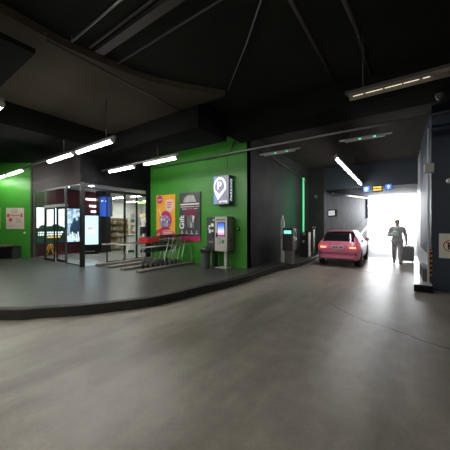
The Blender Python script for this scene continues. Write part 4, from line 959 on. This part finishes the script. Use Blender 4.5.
def hand(w, fwd, side, down, curl):
    """palm + thumb + four fingers; fwd = along the fingers, side = towards the thumb, down = towards the palm face"""
    w, fwd, side, down = Vector(w), Vector(fwd).normalized(), Vector(side).normalized(), Vector(down).normalized()
    out = [(w, w + fwd * 0.05, 0.028, 0.030)]
    for sg in (-1, 1): out.append((w + fwd * 0.02 + side * 0.012 * sg, w + fwd * 0.085 + side * 0.026 * sg, 0.018, 0.015))
    for i, (o, L) in enumerate(((0.030, 0.070), (0.010, 0.080), (-0.010, 0.074), (-0.030, 0.058))):
        a = w + fwd * 0.085 + side * o; b = a + (fwd * math.cos(curl * 0.5) + down * math.sin(curl * 0.5)) * L * 0.5
        c = b + (fwd * math.cos(curl * 1.3) + down * math.sin(curl * 1.3)) * L * 0.5; out += [(a, b, 0.0095, 0.009), (b, c, 0.009, 0.0078)]
    a = w + fwd * 0.03 + side * 0.028; b = a + (fwd * 0.6 + side * 0.7).normalized() * 0.035; c = b + (fwd * 0.8 + down * 0.5).normalized() * 0.03
    return out + [(a, b, 0.012, 0.011), (b, c, 0.011, 0.009)]
wr_r, wr_l = Vector((-0.10, -0.24, 1.16)), Vector((0.31, 0.08, 0.86))
caps = [((0, 0.0, 0.95), (0, 0.01, 1.10), 0.135, 0.125), ((0, 0.01, 1.10), (0, 0.0, 1.36), 0.125, 0.14), ((-0.13, 0.0, 1.40), (0.13, 0.0, 1.40), 0.085, 0.085), ((0, 0.0, 1.42), (0, -0.015, 1.56), 0.058, 0.052),
        ((0.09, 0, 0.92), (0.10, -0.10, 0.50), 0.085, 0.055), ((0.10, -0.10, 0.50), (0.10, -0.16, 0.10), 0.055, 0.040), ((0.10, -0.13, 0.06), (0.11, -0.30, 0.035), 0.042, 0.032),
        ((-0.09, 0, 0.92), (-0.10, 0.0, 0.50), 0.085, 0.055), ((-0.10, 0.0, 0.50), (-0.10, 0.20, 0.14), 0.055, 0.040), ((-0.10, 0.22, 0.10), (-0.11, 0.09, 0.035), 0.040, 0.032),
        ((-0.19, 0, 1.40), (-0.27, 0.03, 1.14), 0.052, 0.042), ((-0.27, 0.03, 1.14), wr_r, 0.042, 0.028), ((0.19, 0, 1.40), (0.27, 0.10, 1.13), 0.052, 0.042), ((0.27, 0.10, 1.13), wr_l, 0.042, 0.028)]
caps += hand(wr_r, (0.8, -0.5, 0.1), (0, 0, 1), (0.3, 0.8, 0), 0.7) + hand(wr_l, (0.05, 0.25, -0.9), (-0.2, -0.9, -0.2), (-0.9, 0.1, 0), 1.1)
HC = Vector((0, -0.03, 1.645))
head = [(HC, 0.100, (0.86, 1.0, 1.18)), (HC + Vector((0, -0.015, -0.055)), 0.07, (0.88, 1.0, 0.95)), (HC + Vector((0, -0.100, -0.015)), 0.017, (0.8, 1.0, 1.3)),
        (HC + Vector((0.080, 0.005, -0.005)), 0.024, (0.4, 0.8, 1.2)), (HC + Vector((-0.080, 0.005, -0.005)), 0.024, (0.4, 0.8, 1.2)), (HC + Vector((0, -0.090, -0.068)), 0.02, (1.3, 0.6, 0.6))]
PX, PY = -0.10, 12.40
person = blob('person', caps, SKIN, None, 0.0075, 3, head)
person.location = (PX, PY, 0)
tag(person, 'person in a grey jacket walking in from the exit, pulling a grey suitcase', 'person')
JK = mat('jacket_glare_grey', (0.48, 0.48, 0.49), 0.8, var=0.2, scale=12); TR = mat('trouser_glare_grey', (0.36, 0.36, 0.37), 0.8, var=0.15, scale=10); SHOE = mat('shoe_dark', (0.12, 0.12, 0.125), 0.6)  # jacket and trouser greys lightened: the exit glare is in their colour
jc = [((-0.055, 0.0, 0.90), (0.055, 0.0, 0.90), 0.165, 0.165), ((0, 0.0, 0.93), (0, 0.01, 1.12), 0.175, 0.165), ((0, 0.01, 1.10), (0, 0.0, 1.34), 0.165, 0.17), ((-0.15, 0.0, 1.40), (0.15, 0.0, 1.40), 0.105, 0.105), ((0, 0.01, 1.45), (0, 0.0, 1.51), 0.085, 0.078),
      ((-0.20, 0, 1.40), (-0.285, 0.03, 1.14), 0.078, 0.068), ((-0.285, 0.03, 1.14), wr_r + (Vector((-0.285, 0.03, 1.14)) - wr_r) * 0.10, 0.068, 0.045), ((0.20, 0, 1.40), (0.285, 0.10, 1.13), 0.078, 0.068), ((0.285, 0.10, 1.13), wr_l + (Vector((0.285, 0.10, 1.13)) - wr_l) * 0.10, 0.068, 0.045)]
jacket = blob('jacket', jc, JK, person, 0.012, 4)
blob('trousers', [((-0.05, 0, 0.96), (0.05, 0, 0.96), 0.15, 0.15), ((0.09, 0, 0.92), (0.10, -0.10, 0.50), 0.108, 0.080), ((0.10, -0.10, 0.50), (0.10, -0.155, 0.13), 0.080, 0.064),
                  ((-0.09, 0, 0.92), (-0.10, 0.0, 0.50), 0.108, 0.080), ((-0.10, 0.0, 0.50), (-0.10, 0.19, 0.16), 0.080, 0.064)], TR, person, 0.012, 4)
blob('shoe', [((0.10, -0.135, 0.062), (0.11, -0.30, 0.045), 0.056, 0.044)], SHOE, person, 0.008, 2); blob('shoe', [((-0.10, 0.235, 0.105), (-0.11, 0.08, 0.045), 0.054, 0.044)], SHOE, person, 0.008, 2)
blob('hair', [], mat('hair_dark', (0.16, 0.155, 0.15), 0.8), person, 0.008, 2, [(HC + Vector((0, 0.022, 0.028)), 0.106, (0.90, 0.95, 1.04))])
for s in (-1, 1): MB().ball(HC + Vector((s * 0.032, -0.090, 0.005)), 0.010, INK, (1.4, 0.7, 0.8), 10).build('eye', person)
MB().box(HC + Vector((-0.024, -0.104, -0.062)), HC + Vector((0.024, -0.098, -0.054)), mat('lips', (0.30, 0.12, 0.11), 0.6)).build('mouth', person)
MB().box((-0.006, -0.175, 0.86), (0.006, -0.160, 1.44), STEEL).build('zip', jacket)
tag(MB().box((-0.10, -0.07, -0.11), (0.10, 0.05, 0.10), mat('pale_bundle', (0.62, 0.80, 0.78), 0.7, var=0.2, scale=20), 0.04).build('folded_cloth', None, (PX - 0.05, PY - 0.33, 1.22)), 'pale folded cloth the person holds to the chest', 'cloth')
# suitcase
SX, SYY = 0.24, 13.22
t = thing('suitcase', 'grey wheeled suitcase rolling behind the person', 'suitcase', (SX, SYY, 0))
SC = mat('suitcase_grey', (0.32, 0.32, 0.325), 0.5)
M = T(0, 0, 0.06) @ Matrix.Rotation(math.radians(8), 4, 'X')
mb = MB(); mb.box((-0.235, -0.14, 0.0), (0.235, 0.14, 0.60), SC, 0.05, M); mb.build('shell', t)
mb = MB()
for i in range(5): mb.box((-0.16 + i * 0.075, -0.146, 0.06), (-0.14 + i * 0.075, -0.138, 0.54), mat('suitcase_rib', (0.26, 0.26, 0.265), 0.5), 0, M)
mb.build('ribs', t)
mb = MB(); hp = M @ Vector((0.04, 0.0, 0.60)); hand_p = wr_l + Vector((PX - SX, PY - SYY, 0)) + Vector((-0.02, 0.035, -0.095))
for dx in (-0.06, 0.06): mb.tube([hp + Vector((dx, 0, -0.02)), Vector((hand_p.x + dx, hand_p.y, hand_p.z))], 0.008, STEEL, 6)
mb.build('telescopic_handle', t)
MB().tube([(hand_p.x - 0.075, hand_p.y, hand_p.z), (hand_p.x + 0.075, hand_p.y, hand_p.z)], 0.013, INK, 8).build('grip', t)
for sx in (-0.17, 0.17):
    for sy in (-0.09, 0.09): MB().cyl((sx - 0.015, sy, 0.035), (sx + 0.015, sy, 0.035), 0.035, RUBBER, n=12).build('wheel', t)

# ------------------------------------------------------------------ beyond the exit
mb = MB(); mb.tube([(-1, 76, rz(74) + 1.0), (14, 76, rz(74) + 1.0)], 0.05, GALV, 6); gr = thing('street_railing', 'pale street railing beyond the exit at the top of the ramp', 'railing', (0, 0, 0)); mb.build('top_rail', gr)
for i in range(8): MB().cyl((-0.5 + i * 2, 76, rz(74)), (-0.5 + i * 2, 76, rz(74) + 1.0), 0.05, GALV, n=6).build('post', gr)
b = thing('street_building', 'pale building across the street beyond the exit', 'building', (8, 100, rz(74)))
pbox('wall', (-12, 0, 0), (14, 8, 9), mat('pale_render', (0.80, 0.80, 0.80), 0.8), b)
for i in range(5):
    w = pbox('window', (-10 + i * 4.6, -0.08, 3), (-7.6 + i * 4.6, 0.02, 6.4), mat('window_frame_pale', (0.7, 0.7, 0.7), 0.5), b); pbox('pane', (-9.8 + i * 4.6, -0.10, 3.2), (-7.8 + i * 4.6, -0.07, 6.2), mat('window_pane', (0.35, 0.40, 0.45), 0.1), w)
# two scraps of paper on the driveway
for px, py, lab in ((271, 275.5, 'small white paper scrap on the driveway by the kerb'), (262, 277.5, 'smaller pale paper scrap on the driveway, left of the other')):
    p = on_z(px, py, 0); tag(MB().prism([(p.x - 0.04, p.y - 0.02, 0.001), (p.x + 0.03, p.y - 0.03, 0.001), (p.x + 0.045, p.y + 0.025, 0.001), (p.x - 0.02, p.y + 0.03, 0.001)], (0, 0, 0.008), WHITE).build('paper_scrap'), lab, 'litter', 'paper scraps')
